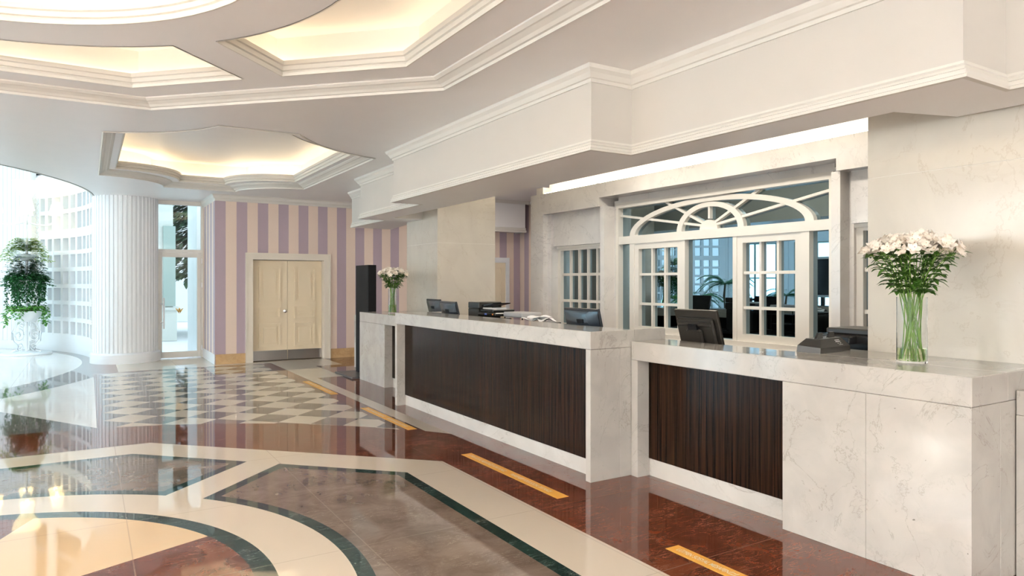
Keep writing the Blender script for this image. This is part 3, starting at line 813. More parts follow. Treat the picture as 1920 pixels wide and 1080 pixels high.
# ------------------------------------------------------------------ reception counters
def counter(name, x, y0, y1, zt, fas, label, opening=None, postw=0.07, kick=0.13, depth=0.38, low_end=None, ends=(), seams=(), rec=0.11, extra=None, body_x1=None):
    """front face on plane x; opening=(ya,yb) holds the recessed wood panel"""
    t = empty(name, (x,(y0+y1)/2,0), label=label, cat='reception counter')
    top = MB().cbox(x,x+depth,y0,y1,zt-fas,zt,0.004)
    if extra: top.cbox(x+depth,extra[0],extra[1],extra[2],zt-fas,zt,0.004)
    at(top,'countertop',M['marble2'],t)
    ya,yb = opening
    if ya-y0 > 0.2:
        ys = [y0]+[s for s in seams if y0 < s < ya]+[ya]
        for i in range(len(ys)-1): at(MB().cbox(x,x+0.3,ys[i]+0.0008,ys[i+1]-0.0008,0,zt-fas-0.001,0.0015),'marble_slab',M['marble2'],t)
    else: at(MB().cbox(x,x+0.3,y0,ya,0,zt-fas-0.001,0.002),'end_post',M['marble2'],t)
    if y1-yb > 0.2:
        ys = [yb]+[s for s in seams if yb < s < y1]+[y1]
        for i in range(len(ys)-1): at(MB().cbox(x,x+0.3,ys[i]+0.0008,ys[i+1]-0.0008,0,zt-fas-0.001,0.0015),'marble_slab',M['marble2'],t)
    else: at(MB().cbox(x,x+0.3,yb,y1,0,zt-fas-0.001,0.002),'end_post',M['marble2'],t)
    at(MB().box(x+rec+0.01,x+0.29,ya,yb,0,kick),'kickboard',M['marble'],t)
    ym = (ya+yb)/2
    if yb-ya > 2: 
        at(MB().box(x+rec,x+0.28,ya,ym-0.0015,kick,zt-fas-0.002),'wood_panel',M['wood'],t); at(MB().box(x+rec,x+0.28,ym+0.0015,yb,kick,zt-fas-0.002),'wood_panel',M['wood'],t)
    else: at(MB().box(x+rec,x+0.28,ya,yb,kick,zt-fas-0.002),'wood_panel',M['wood'],t)
    at(MB().box(x+0.301,x+0.325,y0+0.05,y1-0.05,0.02,zt-fas-0.002),'back_panel',M['blackmatte'],t)
    for (e0,e1,ex) in ends:
        sp_ = MB().cbox(x+0.3003,ex,e1,e1+0.03,0,zt-fas-0.001,0.002)
        if not extra: sp_.cbox(x+depth+0.0005,ex,e1,e1+0.03,zt-fas-0.001,zt,0.002)
        at(sp_,'side_panel',M['marble2'],t)
    return t
tall = counter('reception_counter',3.31,4.21,8.19,1.17,0.14,'tall projecting marble counter in the middle with a long dark wood front',(4.27,8.13),depth=0.45,ends=((0,4.21,4.10),(0,8.16,4.10)))
near = counter('reception_counter',3.72,1.70,4.205,1.08,0.15,'lower marble counter nearest the camera carrying the large vase of flowers',(2.79,4.13),depth=0.38,seams=(2.245,),kick=0.14,extra=(4.598,1.70,3.0),rec=0.12,ends=((0,1.70,4.59),))
farc = counter('reception_counter',3.72,8.195,10.70,1.08,0.15,'lower marble counter beyond the tall one carrying the small vase',(8.27,9.61),depth=0.38,kick=0.14,extra=(4.598,9.40,10.70),rec=0.12,ends=((0,10.67,4.59),))
counter('reception_counter',4.175,-0.8,1.695,0.98,0.13,'lowest marble counter section at the right edge of the picture',(-0.7,0.5),depth=0.38,seams=(1.15,),rec=0.10)
counter('reception_counter',4.175,10.705,12.30,0.96,0.13,'lowest marble counter section behind the black display kiosk',(10.9,12.22),depth=0.38,rec=0.10)
# staff worktop behind the counters
t = empty('staff_desk', (4.1,6.2,0), label='black staff worktop running behind the tall marble counter', cat='desk')
at(MB().cbox(3.77,4.62,4.26,8.13,0.70,0.74), 'worktop', M['blackmatte'], t)
for y in (4.3,6.2,8.05): at(MB().box(3.80,4.6,y-0.02,y+0.02,0,0.70),'support_panel',M['blackmatte'],t)
t = empty('staff_desk', (4.4,3.6,0), label='black staff worktop behind the near lower counter', cat='desk')
at(MB().cbox(4.12,4.66,3.05,4.18,0.70,0.74), 'worktop', M['blackmatte'], t)
for y in (3.1,4.12): at(MB().box(4.16,4.6,y-0.02,y+0.02,0,0.70),'support_panel',M['blackmatte'],t)
t = empty('staff_desk', (4.4,8.8,0), label='black staff worktop behind the far lower counter', cat='desk')
at(MB().cbox(4.12,4.66,8.22,9.36,0.70,0.74), 'worktop', M['blackmatte'], t)
for y in (8.26,9.3): at(MB().box(4.16,4.6,y-0.02,y+0.02,0,0.70),'support_panel',M['blackmatte'],t)

# ------------------------------------------------------------------ computer monitors (their backs face the lobby)
def monitor(loc, w, h, tilt, rz, label, mat_back, style=0):
    t = empty('computer_monitor', loc, rz, label=label, cat='monitor')
    zc_ = 0.42 if style != 2 else 0.40
    Mt = Matrix.Translation((0,0,zc_)) @ Matrix.Rotation(-math.radians(tilt),4,'Y')
    hs = MB(); hs.cbox(-0.015,0.012,-w/2,w/2,-h/2,h/2,0.006,Mt)
    if style == 1:     # boxy office screen with stepped back
        hs.cbox(-0.045,-0.013,-w*0.42,w*0.42,-h*0.40,h*0.33,0.012,Mt); hs.cbox(-0.062,-0.043,-w*0.40,w*0.40,h*0.16,h*0.26,0.008,Mt); hs.cbox(-0.075,-0.043,-w*0.18,w*0.18,-h*0.25,h*0.10,0.012,Mt)
    else:              # gently bowed back
        n = 10; vs = []; 
        for i in range(n+1):
            u = -1+2*i/n; b = 0.028*(1-u*u*0.75)
            for z in (-h/2+0.008,-h*0.3,h*0.34,h/2-0.02):
                vs.append(Mt @ Vector((-0.015-b*(1.0 if abs(z) < h*0.4 else 0.25), u*(w/2-0.006), z)))
        hs.add(vs, [(i*4+k,(i+1)*4+k,(i+1)*4+k+1,i*4+k+1) for i in range(n) for k in range(3)])
    a = hs.build('housing', mat_back, t, True)
    MB().box(0.0122,0.0135,-w/2+0.012,w/2-0.012,-h/2+0.015,h/2-0.012,Mt).build('screen', M['screen'], t)
    MB().box(-0.0475 if style != 1 else -0.078,-0.03,-0.045,0.045,h*0.10,h*0.22,Mt).build('vent_plate', M['blackmatte'], t)
    st = MB(); st.tube([(-0.03,0,zc_-0.02),(-0.045,0,zc_-0.1),(-0.02,0,0.02)],0.022,10); st.build('neck', M['darkgrey'], t, True)
    MB().lathe([(0,0),(0.11,0),(0.11,0.008),(0.03,0.02),(0,0.02)],28).build('foot', M['darkgrey'], t, True)
    return t
M['bluegrey'] = mat('glossy_black_plastic', (0.020,0.026,0.036), 0.25, spec=0.6, coat=0.2)
monitor((4.185,3.91,0.742),0.44,0.36,17,math.radians(1.5),'large black monitor seen from behind on the near lower counter',M['darkgrey'],1)
monitor((3.865,5.00,0.742),0.50,0.32,14,math.radians(1),'black computer monitor standing alone at the right half of the tall counter',M['bluegrey'])
monitor((3.865,7.72,0.742),0.48,0.32,14,math.radians(-2),'right-hand one of the two overlapping monitors at the far end',M['bluegrey'])
monitor((4.21,8.88,0.742),0.48,0.32,14,math.radians(-2),'left-hand one of the two overlapping monitors at the far end',M['bluegrey'])

# printer on the staff desk
t = empty('office_printer', (4.42,7.65,0.74), label='black multifunction printer behind the tall counter, between the monitors and the alcove', cat='printer')
at(MB().cbox(4.26,4.58,7.42,7.95,0.74,1.10,0.01),'body',M['black'],t)
at(MB().cbox(4.24,4.58,7.70,7.97,1.10,1.215,0.008).cbox(4.24,4.58,7.68,7.97,1.218,1.30,0.008),'paper_feed_unit',M['darkgrey'],t)
at(MB().cbox(4.22,4.60,7.24,7.68,1.135,1.18,0.012),'control_panel',M['black'],t)
at(MB().cbox(4.26,4.58,7.36,7.68,1.18,1.215,0.008),'scanner_lid',M['black'],t)
at(MB().box(4.2185,4.2200,7.44,7.50,1.148,1.168),'display',M['lcd'],t)
at(MB().box(4.2185,4.2200,7.28,7.31,1.152,1.168),'button',M['orange'],t)
at(MB().prism([(7.70,1.24),(7.40,1.285),(7.395,1.297),(7.70,1.262)],4.28,4.54,Matrix(((0,0,1,0),(1,0,0,0),(0,1,0,0),(0,0,0,1)))),'paper_tray',M['black'],t)
at(MB().box(4.30,4.52,7.45,7.72,1.216,1.235),'paper',M['paper'],t)
t = empty('document_tray', (4.40,6.90,0.74), label='grey mesh document tray to the right of the black printer', cat='document tray')
mb = MB()
for z in (0.745,0.90,1.05): mb.box(4.27,4.53,6.70,7.10,z,z+0.008)
for yy_ in (6.70,7.09): mb.box(4.27,4.28,yy_,yy_+0.01,0.745,1.14); mb.box(4.52,4.53,yy_,yy_+0.01,0.745,1.14)
at(mb,'shelves',M['black'],t); at(MB().cbox(4.26,4.54,6.69,7.11,1.14,1.20,0.01),'basket',mat('grey_mesh',(0.42,0.42,0.43),0.5,bump=1.0,bscale=220),t)
t = empty('storage_box', (4.38,6.48,0.74), label='dark box under the loose papers right of the mesh tray', cat='box')
at(MB().cbox(4.25,4.52,6.28,6.66,0.742,1.08,0.006),'box_body',M['darkgrey'],t); at(MB().cbox(4.245,4.525,6.275,6.665,1.08,1.105,0.006),'lid',M['black'],t)
def sheet(cx, cy, z, w, l, rz, seed):
    r_ = random.Random(seed); mb = MB(); n = 8; vs = []
    Mx = Matrix.Translation((cx,cy,z)) @ Matrix.Rotation(rz,4,'Z')
    for i in range(n+1):
        for j in range(n+1):
            u,v_ = i/n-0.5,j/n-0.5
            zz = 0.022*math.sin(u*7+seed)*math.sin(v_*6+seed*2)+0.026
            vs.append(Mx @ Vector((u*w,v_*l,max(0.002,zz))))
    mb.add(vs,[(i*(n+1)+j,(i+1)*(n+1)+j,(i+1)*(n+1)+j+1,i*(n+1)+j+1) for i in range(n) for j in range(n)]); return mb
for i,(cx,cy,rz,zz) in enumerate(((4.36,6.56,0.3,1.106),(4.38,6.40,-0.2,1.110),(4.36,6.47,0.8,1.135))):
    o = sheet(cx,cy,zz,0.2,0.26,rz,i+1).build('loose_paper', M['paper'], None, True); tag(o,'loose curling white sheet, '+('nearest the mesh tray','farthest from the mesh tray','topmost and turned askew')[i]+', on the dark box','paper','loose sheets on the dark box')

# passport scanner on the near counter
Ms = Matrix.Translation((4.305,2.895,1.081)) @ Matrix.Rotation(math.radians(5),4,'Z')
t = empty('document_scanner', (4.305,2.895,1.081), label='squat black document scanner with two raised guides on the near counter', cat='scanner')
def atm(mb, name, m, par, smooth=False): return at(mb, name, m, par, smooth)
vs = [Ms @ Vector(p) for p in ((-0.20,-0.085,0),(0.19,-0.085,0),(0.19,0.085,0),(-0.20,0.085,0),(-0.195,-0.085,0.035),(0.185,-0.085,0.035),(0.185,0.08,0.045),(-0.195,0.08,0.045),(-0.14,-0.05,0.088),(0.13,-0.05,0.092),(0.12,0.05,0.094),(-0.14,0.05,0.09))]
bd = MB().add(vs,[(0,3,2,1),(0,1,5,4),(1,2,6,5),(2,3,7,6),(3,0,4,7),(4,5,9,8),(5,6,10,9),(6,7,11,10),(7,4,8,11),(8,9,10,11)])
atm(bd,'body',M['darkgrey'],t)
for (x0_,dx) in ((-0.10,0.03),(0.05,0.03)):
    g_ = MB(); g_.add([Ms @ Vector(p) for p in ((x0_-0.03,-0.02,0.085),(x0_+0.05,-0.02,0.088),(x0_+0.05,0.0,0.088),(x0_-0.03,0.0,0.085),(x0_+dx-0.01,-0.005,0.128),(x0_+dx+0.04,-0.005,0.128),(x0_+dx+0.04,0.008,0.128),(x0_+dx-0.01,0.008,0.128))],[(0,3,2,1),(4,5,6,7),(0,1,5,4),(1,2,6,5),(2,3,7,6),(3,0,4,7)])
    atm(g_,'paper_guide',M['black'],t)
lb = MB()
def onface(u0,u1,v0,v1):   # rectangle on the slanted front face
    a_,b_,c_,d_ = [Vector(v) for v in (vs[4],vs[5],vs[9],vs[8])]
    def P(u,v): p_ = a_.lerp(b_,u).lerp(d_.lerp(c_,u),v); return p_+(b_-a_).cross(d_-a_).normalized()*0.0008
    return [P(u0,v0),P(u1,v0),P(u1,v1),P(u0,v1)]
for (u0,u1,v0,v1) in ((0.60,0.80,0.70,0.78),(0.60,0.80,0.52,0.62),(0.64,0.68,0.34,0.40),(0.72,0.78,0.34,0.40),(0.66,0.80,0.18,0.22)): lb.add(onface(u0,u1,v0,v1),[(0,1,2,3)])
atm(lb,'rating_label',M['paper'],t)
t = empty('side_cabinet', (4.95,3.15,0), label='black cabinet standing behind the near counter beside the marble column', cat='cabinet')
at(MB().cbox(4.68,5.25,2.79,3.55,0,0.74),'cabinet_body',M['blackmatte'],t); at(MB().cbox(4.66,4.679,2.82,3.16,0.05,0.70,0.003).cbox(4.66,4.679,3.18,3.52,0.05,0.70,0.003),'door',M['black'],t)
t = empty('label_printer', (4.9,3.0,0.741), label='black boxy printer half hidden by the marble column behind the near counter', cat='printer')
at(MB().cbox(4.70,5.10,2.80,3.20,0.741,1.17,0.01),'body',M['black'],t)
at(MB().cbox(4.72,5.08,2.80,3.16,1.171,1.215,0.01),'lid',M['darkgrey'],t)
at(MB().cbox(4.60,4.72,2.90,3.14,1.11,1.165,0.008),'output_tray',M['black'],t)

# display kiosk
t = empty('display_kiosk', (3.95,11.05,0), label='slim black upright display kiosk beyond the far counter end', cat='kiosk')
at(MB().cbox(3.88,4.02,10.75,11.36,0.04,1.84,0.006),'housing',M['blackmatte'],t)
at(MB().box(3.8785,3.8799,10.79,11.32,0.50,1.79),'screen',M['blackmatte'],t)
at(MB().cbox(3.60,4.15,10.72,11.62,0.0,0.03,0.008),'base_plate',mat('dark_slate',(0.07,0.075,0.08),0.3),t)

# ------------------------------------------------------------------ floor stickers with distancing text
def text_mesh(body, size, name, m, par, mat4):
    cu = bpy.data.curves.new(name,'FONT'); cu.body = body; cu.size = size; cu.align_x = 'LEFT'; cu.align_y = 'CENTER'
    cu.offset = size*0.012
    tmp = bpy.data.objects.new(name,cu); C.objects.link(tmp); dg = bpy.context.evaluated_depsgraph_get(); dg.update()
    me = bpy.data.meshes.new_from_object(tmp.evaluated_get(dg)); C.objects.unlink(tmp); bpy.data.objects.remove(tmp)
    xs = [v.co.x for v in me.vertices]; me.transform(mat4)
    me.materials.clear(); me.materials.append(m)
    o = bpy.data.objects.new(name,me); C.objects.link(o); o.parent = par
    return o, (max(xs)-min(xs) if xs else 0)
places = [(10.91,'farthest from the camera'),(8.22,'across the corner of the checkered floor'),(5.52,'in front of the tall counter'),(2.945,'nearest the camera, cut by the bottom of the picture')]
for (ys,wh) in places:
    t = empty('floor_sticker', (2.915,ys-0.75,0), label='orange distancing strip on the floor, '+wh, cat='floor sticker')
    MB().box(-0.052,0.052,-0.745,0.745,0.0002,0.0012).build('strip', M['yellow'], t)
    o,wd = text_mesh('LÜTFEN SOSYAL MESAFENİZİ KORUYUNUZ',0.052,'lettering',M['ink'],t,Matrix.Translation((0,0.70,0.0016)) @ Matrix.Rotation(-PI/2,4,'Z') @ Matrix.Scale(0.62,4,(1,0,0)))
    text_mesh('PLEASE KEEP YOUR SOCIAL DISTANCE',0.052,'lettering',M['ink'],t,Matrix.Translation((0,-0.03,0.0016)) @ Matrix.Rotation(-PI/2,4,'Z') @ Matrix.Scale(0.62,4,(1,0,0)))

# ------------------------------------------------------------------ vases with cut flowers
def leaf_blade(mb, p, d, L, wd, droop=0.3, n=4):
    d = Vector(d).normalized(); side = d.cross(Vector((0,0,1)))
    if side.length < 1e-3: side = Vector((1,0,0))
    side.normalize(); vs = []; p = Vector(p)
    for i in range(n+1):
        u = i/n; c_ = p+d*(L*u)-Vector((0,0,droop*L*u*u)); w_ = wd*math.sin(PI*min(0.97,0.08+u*0.9))**0.8*0.5
        vs += [c_-side*w_+Vector((0,0,w_*0.35)), c_, c_+side*w_+Vector((0,0,w_*0.35))]
    mb.add(vs,[(i*3+k,i*3+k+1,(i+1)*3+k+1,(i+1)*3+k) for i in range(n) for k in range(2)])
def blossom(mb, p, d, s, r_):
    d = Vector(d).normalized(); a = d.cross(Vector((0.3,0.9,0.2))).normalized(); b = d.cross(a); p = Vector(p)
    off = r_.random()*6
    for k in range(6):
        q = off+k*PI/3; o_ = a*math.cos(q)+b*math.sin(q); sd = d.cross(o_)
        w = s*(0.30 if k % 2 else 0.22)
        pts = [p, p+d*s*0.35+o_*s*0.22, p+d*s*0.62+o_*s*0.55, p+d*s*0.66+o_*s*0.85]
        ws = [w*0.25,w*0.85,w,w*0.12]; vs = []
        for c_,w_ in zip(pts,ws): vs += [c_-sd*w_, c_+sd*w_]
        mb.mi = 0; mb.add(vs,[(0,1,3,2),(2,3,5,4),(4,5,7,6)])
        if k % 2 == 0:
            mb.mi = 1; c_ = p+d*s*0.46+o_*s*0.30+d*0.0015
            mb.add([c_-sd*w*0.25,c_+sd*w*0.25,c_+o_*s*0.16+sd*w*0.1,c_+o_*s*0.16-sd*w*0.1],[(0,1,2,3)]); mb.mi = 0
def bouquet(cx, cy, z0, rv, hv, n, label, grp, seed, spread=0.225, top=0.70):
    r_ = random.Random(seed)
    for i in range(n):
        ring = (i+0.5)/n; rr = spread*math.sqrt(ring); a = i*2.399963+r_.random()*0.4
        tip = Vector((rr*math.cos(a), rr*math.sin(a), top-0.055*(rr/spread)**2-r_.random()*0.03-0.03))
        an = a+PI*(0.25+1.5*r_.random()); foot = Vector((rv*0.72*math.cos(an), rv*0.72*math.sin(an), 0.012+r_.random()*0.01))
        rim = Vector((rv*0.82*math.cos(a)*(0.25+0.75*rr/spread), rv*0.82*math.sin(a)*(0.25+0.75*rr/spread), hv))
        mid = foot.lerp(rim,0.5)*1.0; mid.x += (r_.random()-0.5)*0.045; mid.y += (r_.random()-0.5)*0.045
        t = empty('flower_stem', (cx,cy,z0), label=label, cat='flower', group=grp)
        pts = []
        for (p0,p1,p2,k0,k1) in ((foot,mid,rim,0,6),(rim,rim+(rim-mid)*0.35+Vector((0,0,0.02)),tip,1,6)):
            for k in range(k0,k1):
                u = k/5.0; pts.append(p0*(1-u)**2+p1*2*u*(1-u)+p2*u*u)
        MB().tube(pts,0.0032,6,0.0022).build('stem', M['stem'], t, True)
        lv = MB()
        for k in range(8):
            u = 0.08+0.85*k/7; c_ = rim.lerp(tip,u); an = a+(r_.random()-0.5)*3.6
            leaf_blade(lv,c_,(math.cos(an),math.sin(an),0.75-0.2*r_.random()),0.08+0.055*r_.random(),0.034,0.35+0.4*r_.random())
        for k in range(3):
            an = a+(r_.random()-0.5)*4; leaf_blade(lv,tip-Vector((0,0,0.03)),(math.cos(an),math.sin(an),0.35),0.06,0.016,0.4)
        lv.build('leaf', M['leaf'], t, False, fixn=False)['kind'] = 'stuff'
        outw = Vector((math.cos(a)*rr/spread, math.sin(a)*rr/spread, 0))
        nb_ = 5
        for k in range(nb_):
            q = k*2*PI/nb_+r_.random(); o_ = Vector((math.cos(q),math.sin(q),0))
            p_ = tip+o_*0.030+Vector((0,0,r_.random()*0.05-0.01))
            b_ = MB(); b_.tube([tip-Vector((0,0,0.02)),p_],0.0014,4)
            b_.m = [2]*len(b_.m)
            blossom(b_,p_,o_*0.75+outw*0.5+Vector((0,0,0.75)),0.050,r_)
            b_.build('blossom', [M['petal'],M['stamen'],M['stem']], t, False, fixn=False)
def vase(cx, cy, z0, rv, hv, wl_, label):
    t = empty('glass_vase', (cx,cy,z0), label=label, cat='vase')
    MB().lathe([(0,0.0),(rv,0.0),(rv,hv),(rv-0.004,hv),(rv-0.004,0.012),(0,0.012)],48).build('glass', M['vase'], t, True)
    MB().lathe([(0,0.0125),(rv-0.0045,0.0125),(rv-0.0045,wl_),(0,wl_)],48).build('water', M['water'], t, True)
vase(4.13,2.21,1.081,0.081,0.385,0.085,'tall clear glass vase on the nearest low counter')
bouquet(4.13,2.21,1.081,0.076,0.385,30,'cream lily stem in the glass vase on the nearest low counter','lily stems in the near vase',3,0.225,0.735)
vase(4.00,10.0,1.081,0.066,0.375,0.13,'clear glass vase at the far end of the counters')
bouquet(4.00,10.0,1.081,0.062,0.375,22,'cream lily stem in the small vase at the far end of the counters','lily stems in the far vase',8,0.205,0.67)

# ------------------------------------------------------------------ tiered plant stands with candelabra
def scroll(mb, ax, r0, z0, s, turns=1.6, flip=1, rad=0.008):
    pts = []
    for k in range(26):
        u = k/25; th = flip*(PI*0.5+turns*2*PI*u); q = s*(1-u*0.85)
        pts.append((math.cos(ax)*(r0+q*math.cos(th)), math.sin(ax)*(r0+q*math.cos(th)), z0+q*math.sin(th)))
    mb.tube(pts,rad,6)
def plant_stand(loc, rz, label):
    t = empty('plant_stand', loc, rz, label=label, cat='plant stand')
    MB().lathe([(0,0),(0.46,0),(0.47,0.02),(0.46,0.045),(0.06,0.07),(0,0.07)],48).build('base', M['white'], t, True)
    MB().tube([(0,0,0.05),(0,0,3.35)],0.028,12).build('pole', M['white'], t, True)
    for k in range(4):
        ax = k*PI/2+0.5; s_ = MB()
        scroll(s_,ax,0.20,0.42,0.15,1.5,1); scroll(s_,ax,0.17,0.18,0.085,1.4,-1); scroll(s_,ax,0.12,0.64,0.07,1.3,1)
        s_.tube([(math.cos(ax)*q,math.sin(ax)*q,z) for q,z in ((0.03,0.75),(0.22,0.68),(0.35,0.48),(0.33,0.30),(0.20,0.20),(0.22,0.10),(0.34,0.07))],0.009,6)
        s_.build('scroll', M['white'], t, True)
    MB().lathe([(0.03,0.70),(0.16,0.71),(0.24,0.80),(0.30,0.94),(0.285,0.94),(0.22,0.83),(0.03,0.76)],40).build('bowl', M['white'], t, True)
    MB().lathe([(0.03,1.46),(0.18,1.47),(0.29,1.60),(0.275,1.60),(0.03,1.52)],40).build('bowl', M['white'], t, True)
    MB().lathe([(0.03,2.02),(0.10,2.03),(0.19,2.16),(0.175,2.16),(0.03,2.08)],40).build('bowl', M['white'], t, True)
    for k in range(6):
        ax = k*PI/3+0.2; c_,s_ = math.cos(ax),math.sin(ax)
        arm = MB().tube([(c_*q,s_*q,z) for q,z in ((0.02,2.86),(0.2,2.80),(0.42,2.80),(0.58,2.86),(0.62,2.98),(0.62,3.06))],0.011,8).build('arm', M['white'], t, True)
        MB().lathe([(0,3.02),(0.012,3.02),(0.03,3.05),(0.03,3.12),(0,3.13)],12,c_*0.62,s_*0.62).build('bulb', M['bulb'], arm, True)
        MB().lathe([(0.135,3.06),(0.085,3.29),(0.083,3.29),(0.133,3.06)],24,c_*0.62,s_*0.62).build('lamp_shade', M['shade'], arm, True)
    MB().lathe([(0.02,3.30),(0.06,3.34),(0.22,3.62),(0.26,3.74),(0.25,3.74),(0.20,3.62),(0.02,3.40)],32).build('uplight_bowl', M['shade'], t, True)
    MB().lathe([(0,2.98),(0.06,3.0),(0.085,3.08),(0.06,3.18),(0.03,3.22)],20).build('finial', M['white'], t, True)
    return t
def fern(mb, z, r0, R, n, seed, rise=0.12):
    r_ = random.Random(seed)
    for i in range(n):
        a = r_.random()*2*PI; L = R*(0.65+0.5*r_.random()); h_ = rise*(0.5+1.2*r_.random()); o_ = Vector((math.cos(a),math.sin(a),0)); sd = Vector((-o_.y,o_.x,0))
        prev = None
        for k in range(11):
            u = k/10; p_ = o_*(r0*r_.random()*0.3+L*u)+Vector((0,0,z+h_*math.sin(PI*min(1,u*0.9+0.1))-0.16*L*u*u*2))
            if k:
                w = 0.075*math.sin(PI*(0.15+0.8*u))
                for sg in (-1,1):
                    q = p_+sd*sg*w+o_*0.012-Vector((0,0,0.01)); mb.add([p_-o_*0.014,p_+o_*0.016,q+o_*0.012,q-o_*0.004],[(0,1,2,3)])
def pot_plants(loc, rz, where, first):
    def place(name, mbs, z, label, cat, sx=1):
        t = empty(name, (loc[0],loc[1],z), rz, label=label, cat=cat)
        for (n_, mb_, m_) in mbs: mb_.build(n_, m_, t, fixn=False)
        return t
    r_ = random.Random(5)
    # top fern
    f = MB(); fern(f,2.17-2.10,0.1,0.44,150,1,0.22)
    place('potted_fern',[('soil',MB().lathe([(0.04,0.03),(0.17,0.05),(0.04,0.075)],24),M['soil']),('fronds',f,M['fern'])],2.10,'feathery yellow-green fern in the top bowl of the stand '+where,'potted plant')
    # middle: bushy dark plant with hanging strands
    f = MB(); fern(f,0.10,0.15,0.44,190,2,0.30)
    lv = MB()
    for i in range(95):
        a = r_.random()*2*PI; R = 0.20+0.17*r_.random(); L = 0.12+0.55*r_.random()**1.3; x_ = R*math.cos(a); y_ = R*math.sin(a)
        k = 0; zo = r_.random()*0.05
        while k*0.021 < L:
            z_ = 0.05+zo-k*0.021+0.012*math.sin(k*2.3+i); q = r_.random()*2*PI; k += 1
            c_ = Vector((x_+0.012*math.sin(k*0.7+i),y_+0.012*math.cos(k*0.5+i),z_)); leaf_blade(lv,c_,(math.cos(q),math.sin(q),-0.25-0.5*r_.random()),0.050,0.046,0.2,2)
    for i in range(520):
        a = r_.random()*2*PI; q = 0.33*math.sqrt(r_.random()); leaf_blade(lv,(q*math.cos(a),q*math.sin(a),0.04+0.24*r_.random()*(1-q*1.6)),(math.cos(a+r_.random()),math.sin(a+r_.random()),0.6*r_.random()),0.12,0.045,0.5,3)
    place('trailing_plant',[('soil',MB().lathe([(0.04,0.0),(0.26,0.045),(0.04,0.06)],24),M['soil']),('fronds',f,M['dleaf']),('trailing_strands',lv,M['dleaf'])],1.54,'dark green trailing plant in the middle bowl of the stand '+where,'potted plant')
    lv = MB()
    for i in range(420):
        a = r_.random()*2*PI; q = 0.36*math.sqrt(r_.random()); leaf_blade(lv,(q*math.cos(a),q*math.sin(a),0.03+0.12*r_.random()),(math.cos(a),math.sin(a),0.4*r_.random()),0.07,0.05,0.5,3)
    for i in range(16):
        a = (r_.random()-0.5)*2.0+(0 if i % 2 else PI); R = 0.33+0.08*r_.random(); L = 0.12+0.24*r_.random(); k = 0
        while k*0.03 < L:
            q = r_.random()*2*PI; leaf_blade(lv,(R*math.cos(a)+0.02*r_.random(),R*math.sin(a),0.03-k*0.03),(math.cos(q),math.sin(q),-0.3),0.065,0.055,0.2,3); k += 1
    place('potted_pothos',[('soil',MB().lathe([(0.04,0.0),(0.27,0.03),(0.04,0.06)],24),M['soil']),('leaves',lv,M['pothos'])],0.90,'bright round-leaved creeper in the lowest bowl of the stand '+where,'potted plant')
P1 = (-1.13,18.15,0); P2 = (-5.75,19.6,0)
plant_stand(P1,0.4,'white scrolled plant stand with shaded candelabra left of the fluted column')
pot_plants(P1,0.4,'left of the fluted column',True)
plant_stand(P2,1.1,'second white plant stand, seen only mirrored in the office glass')
pot_plants(P2,1.1,'mirrored in the office glass',False)

# ------------------------------------------------------------------ atrium furnishings mirrored in the dark glass
def palm(loc, h, n, label, seed):
    r_ = random.Random(seed); t = empty('potted_palm', loc, label=label, cat='potted plant')
    MB().lathe([(0,0),(0.17,0),(0.24,0.38),(0.21,0.38),(0.2,0.33),(0,0.33)],28).build('pot', M['white'], t, True)
    MB().tube([(0,0,0.33),(0.03,0.02,h*0.5),(0,0,h*0.72)],0.05,10,0.035).build('trunk', M['bark'], t, True)
    fr_ = MB()
    for i in range(n):
        a = i*2.4+r_.random(); L = 0.75+0.3*r_.random(); o_ = Vector((math.cos(a),math.sin(a),0)); sd = Vector((-o_.y,o_.x,0)); e = 0.25+0.9*r_.random()
        for k in range(24):
            u = (k+1)/24; p_ = Vector((0,0,h*0.72))+o_*L*u+Vector((0,0,L*(e*u-0.95*u*u)))
            for sg in (-1,1):
                q = p_+sd*sg*0.20*math.sin(PI*(0.12+0.75*u))+o_*0.10-Vector((0,0,0.06)); fr_.add([p_-o_*0.02,p_+o_*0.028,q+o_*0.01],[(0,1,2)])
    fr_.build('fronds', M['dleaf'], t, fixn=False)
palm((-6.0,17.2,0),2.1,26,'tall potted palm in the round atrium, mirrored in the office glass',1)
palm((-5.0,17.6,0),1.3,22,'short potted palm beside the taller one in the atrium',2)
palm((-8.4,16.4,0),1.5,22,'middle-sized potted palm near the atrium railing',4)
t = empty('atrium_railing', (-9.6,14.5,0), label='dark blue railing crossing the round atrium, seen mirrored', cat='railing')
blue = mat('dark_blue_paint',(0.02,0.035,0.08),0.4)
def rp(u): a_ = A(150+u*95); return (-6.6+4.7*math.cos(a_)-(-9.6), 15.75+4.7*math.sin(a_)-14.5)
MB().tube([(*rp(k/24),1.02) for k in range(25)],0.03,8).tube([(*rp(k/24),0.55) for k in range(25)],0.014,6).tube([(*rp(k/24),0.15) for k in range(25)],0.014,6).build('handrail', blue, t, True)
for k in range(0,25,3): MB().tube([(*rp(k/24),0),(*rp(k/24),1.02)],0.018,8).build('post', blue, t, True)
t = empty('framed_screen', (-3.0,11.25,0), math.radians(8), label='black screen in a white frame, mirrored at the right of the office glass', cat='screen')
fm = MB(); fm.box(0.0,0.06,-0.50,-0.44,1.16,2.24); fm.box(0,0.06,0.44,0.50,1.16,2.24); fm.box(0,0.06,-0.44,0.44,2.18,2.24); fm.box(0,0.06,-0.44,0.44,1.16,1.22); fm.build('screen_frame', M['white'], t)
MB().box(0.01,0.045,-0.44,0.44,1.22,2.18).build('screen', M['screen'], t)
MB().box(0.0,0.05,-0.05,0.05,0.03,1.16).box(-0.25,0.3,-0.35,0.35,0,0.03).build('stand', M['darkgrey'], t)

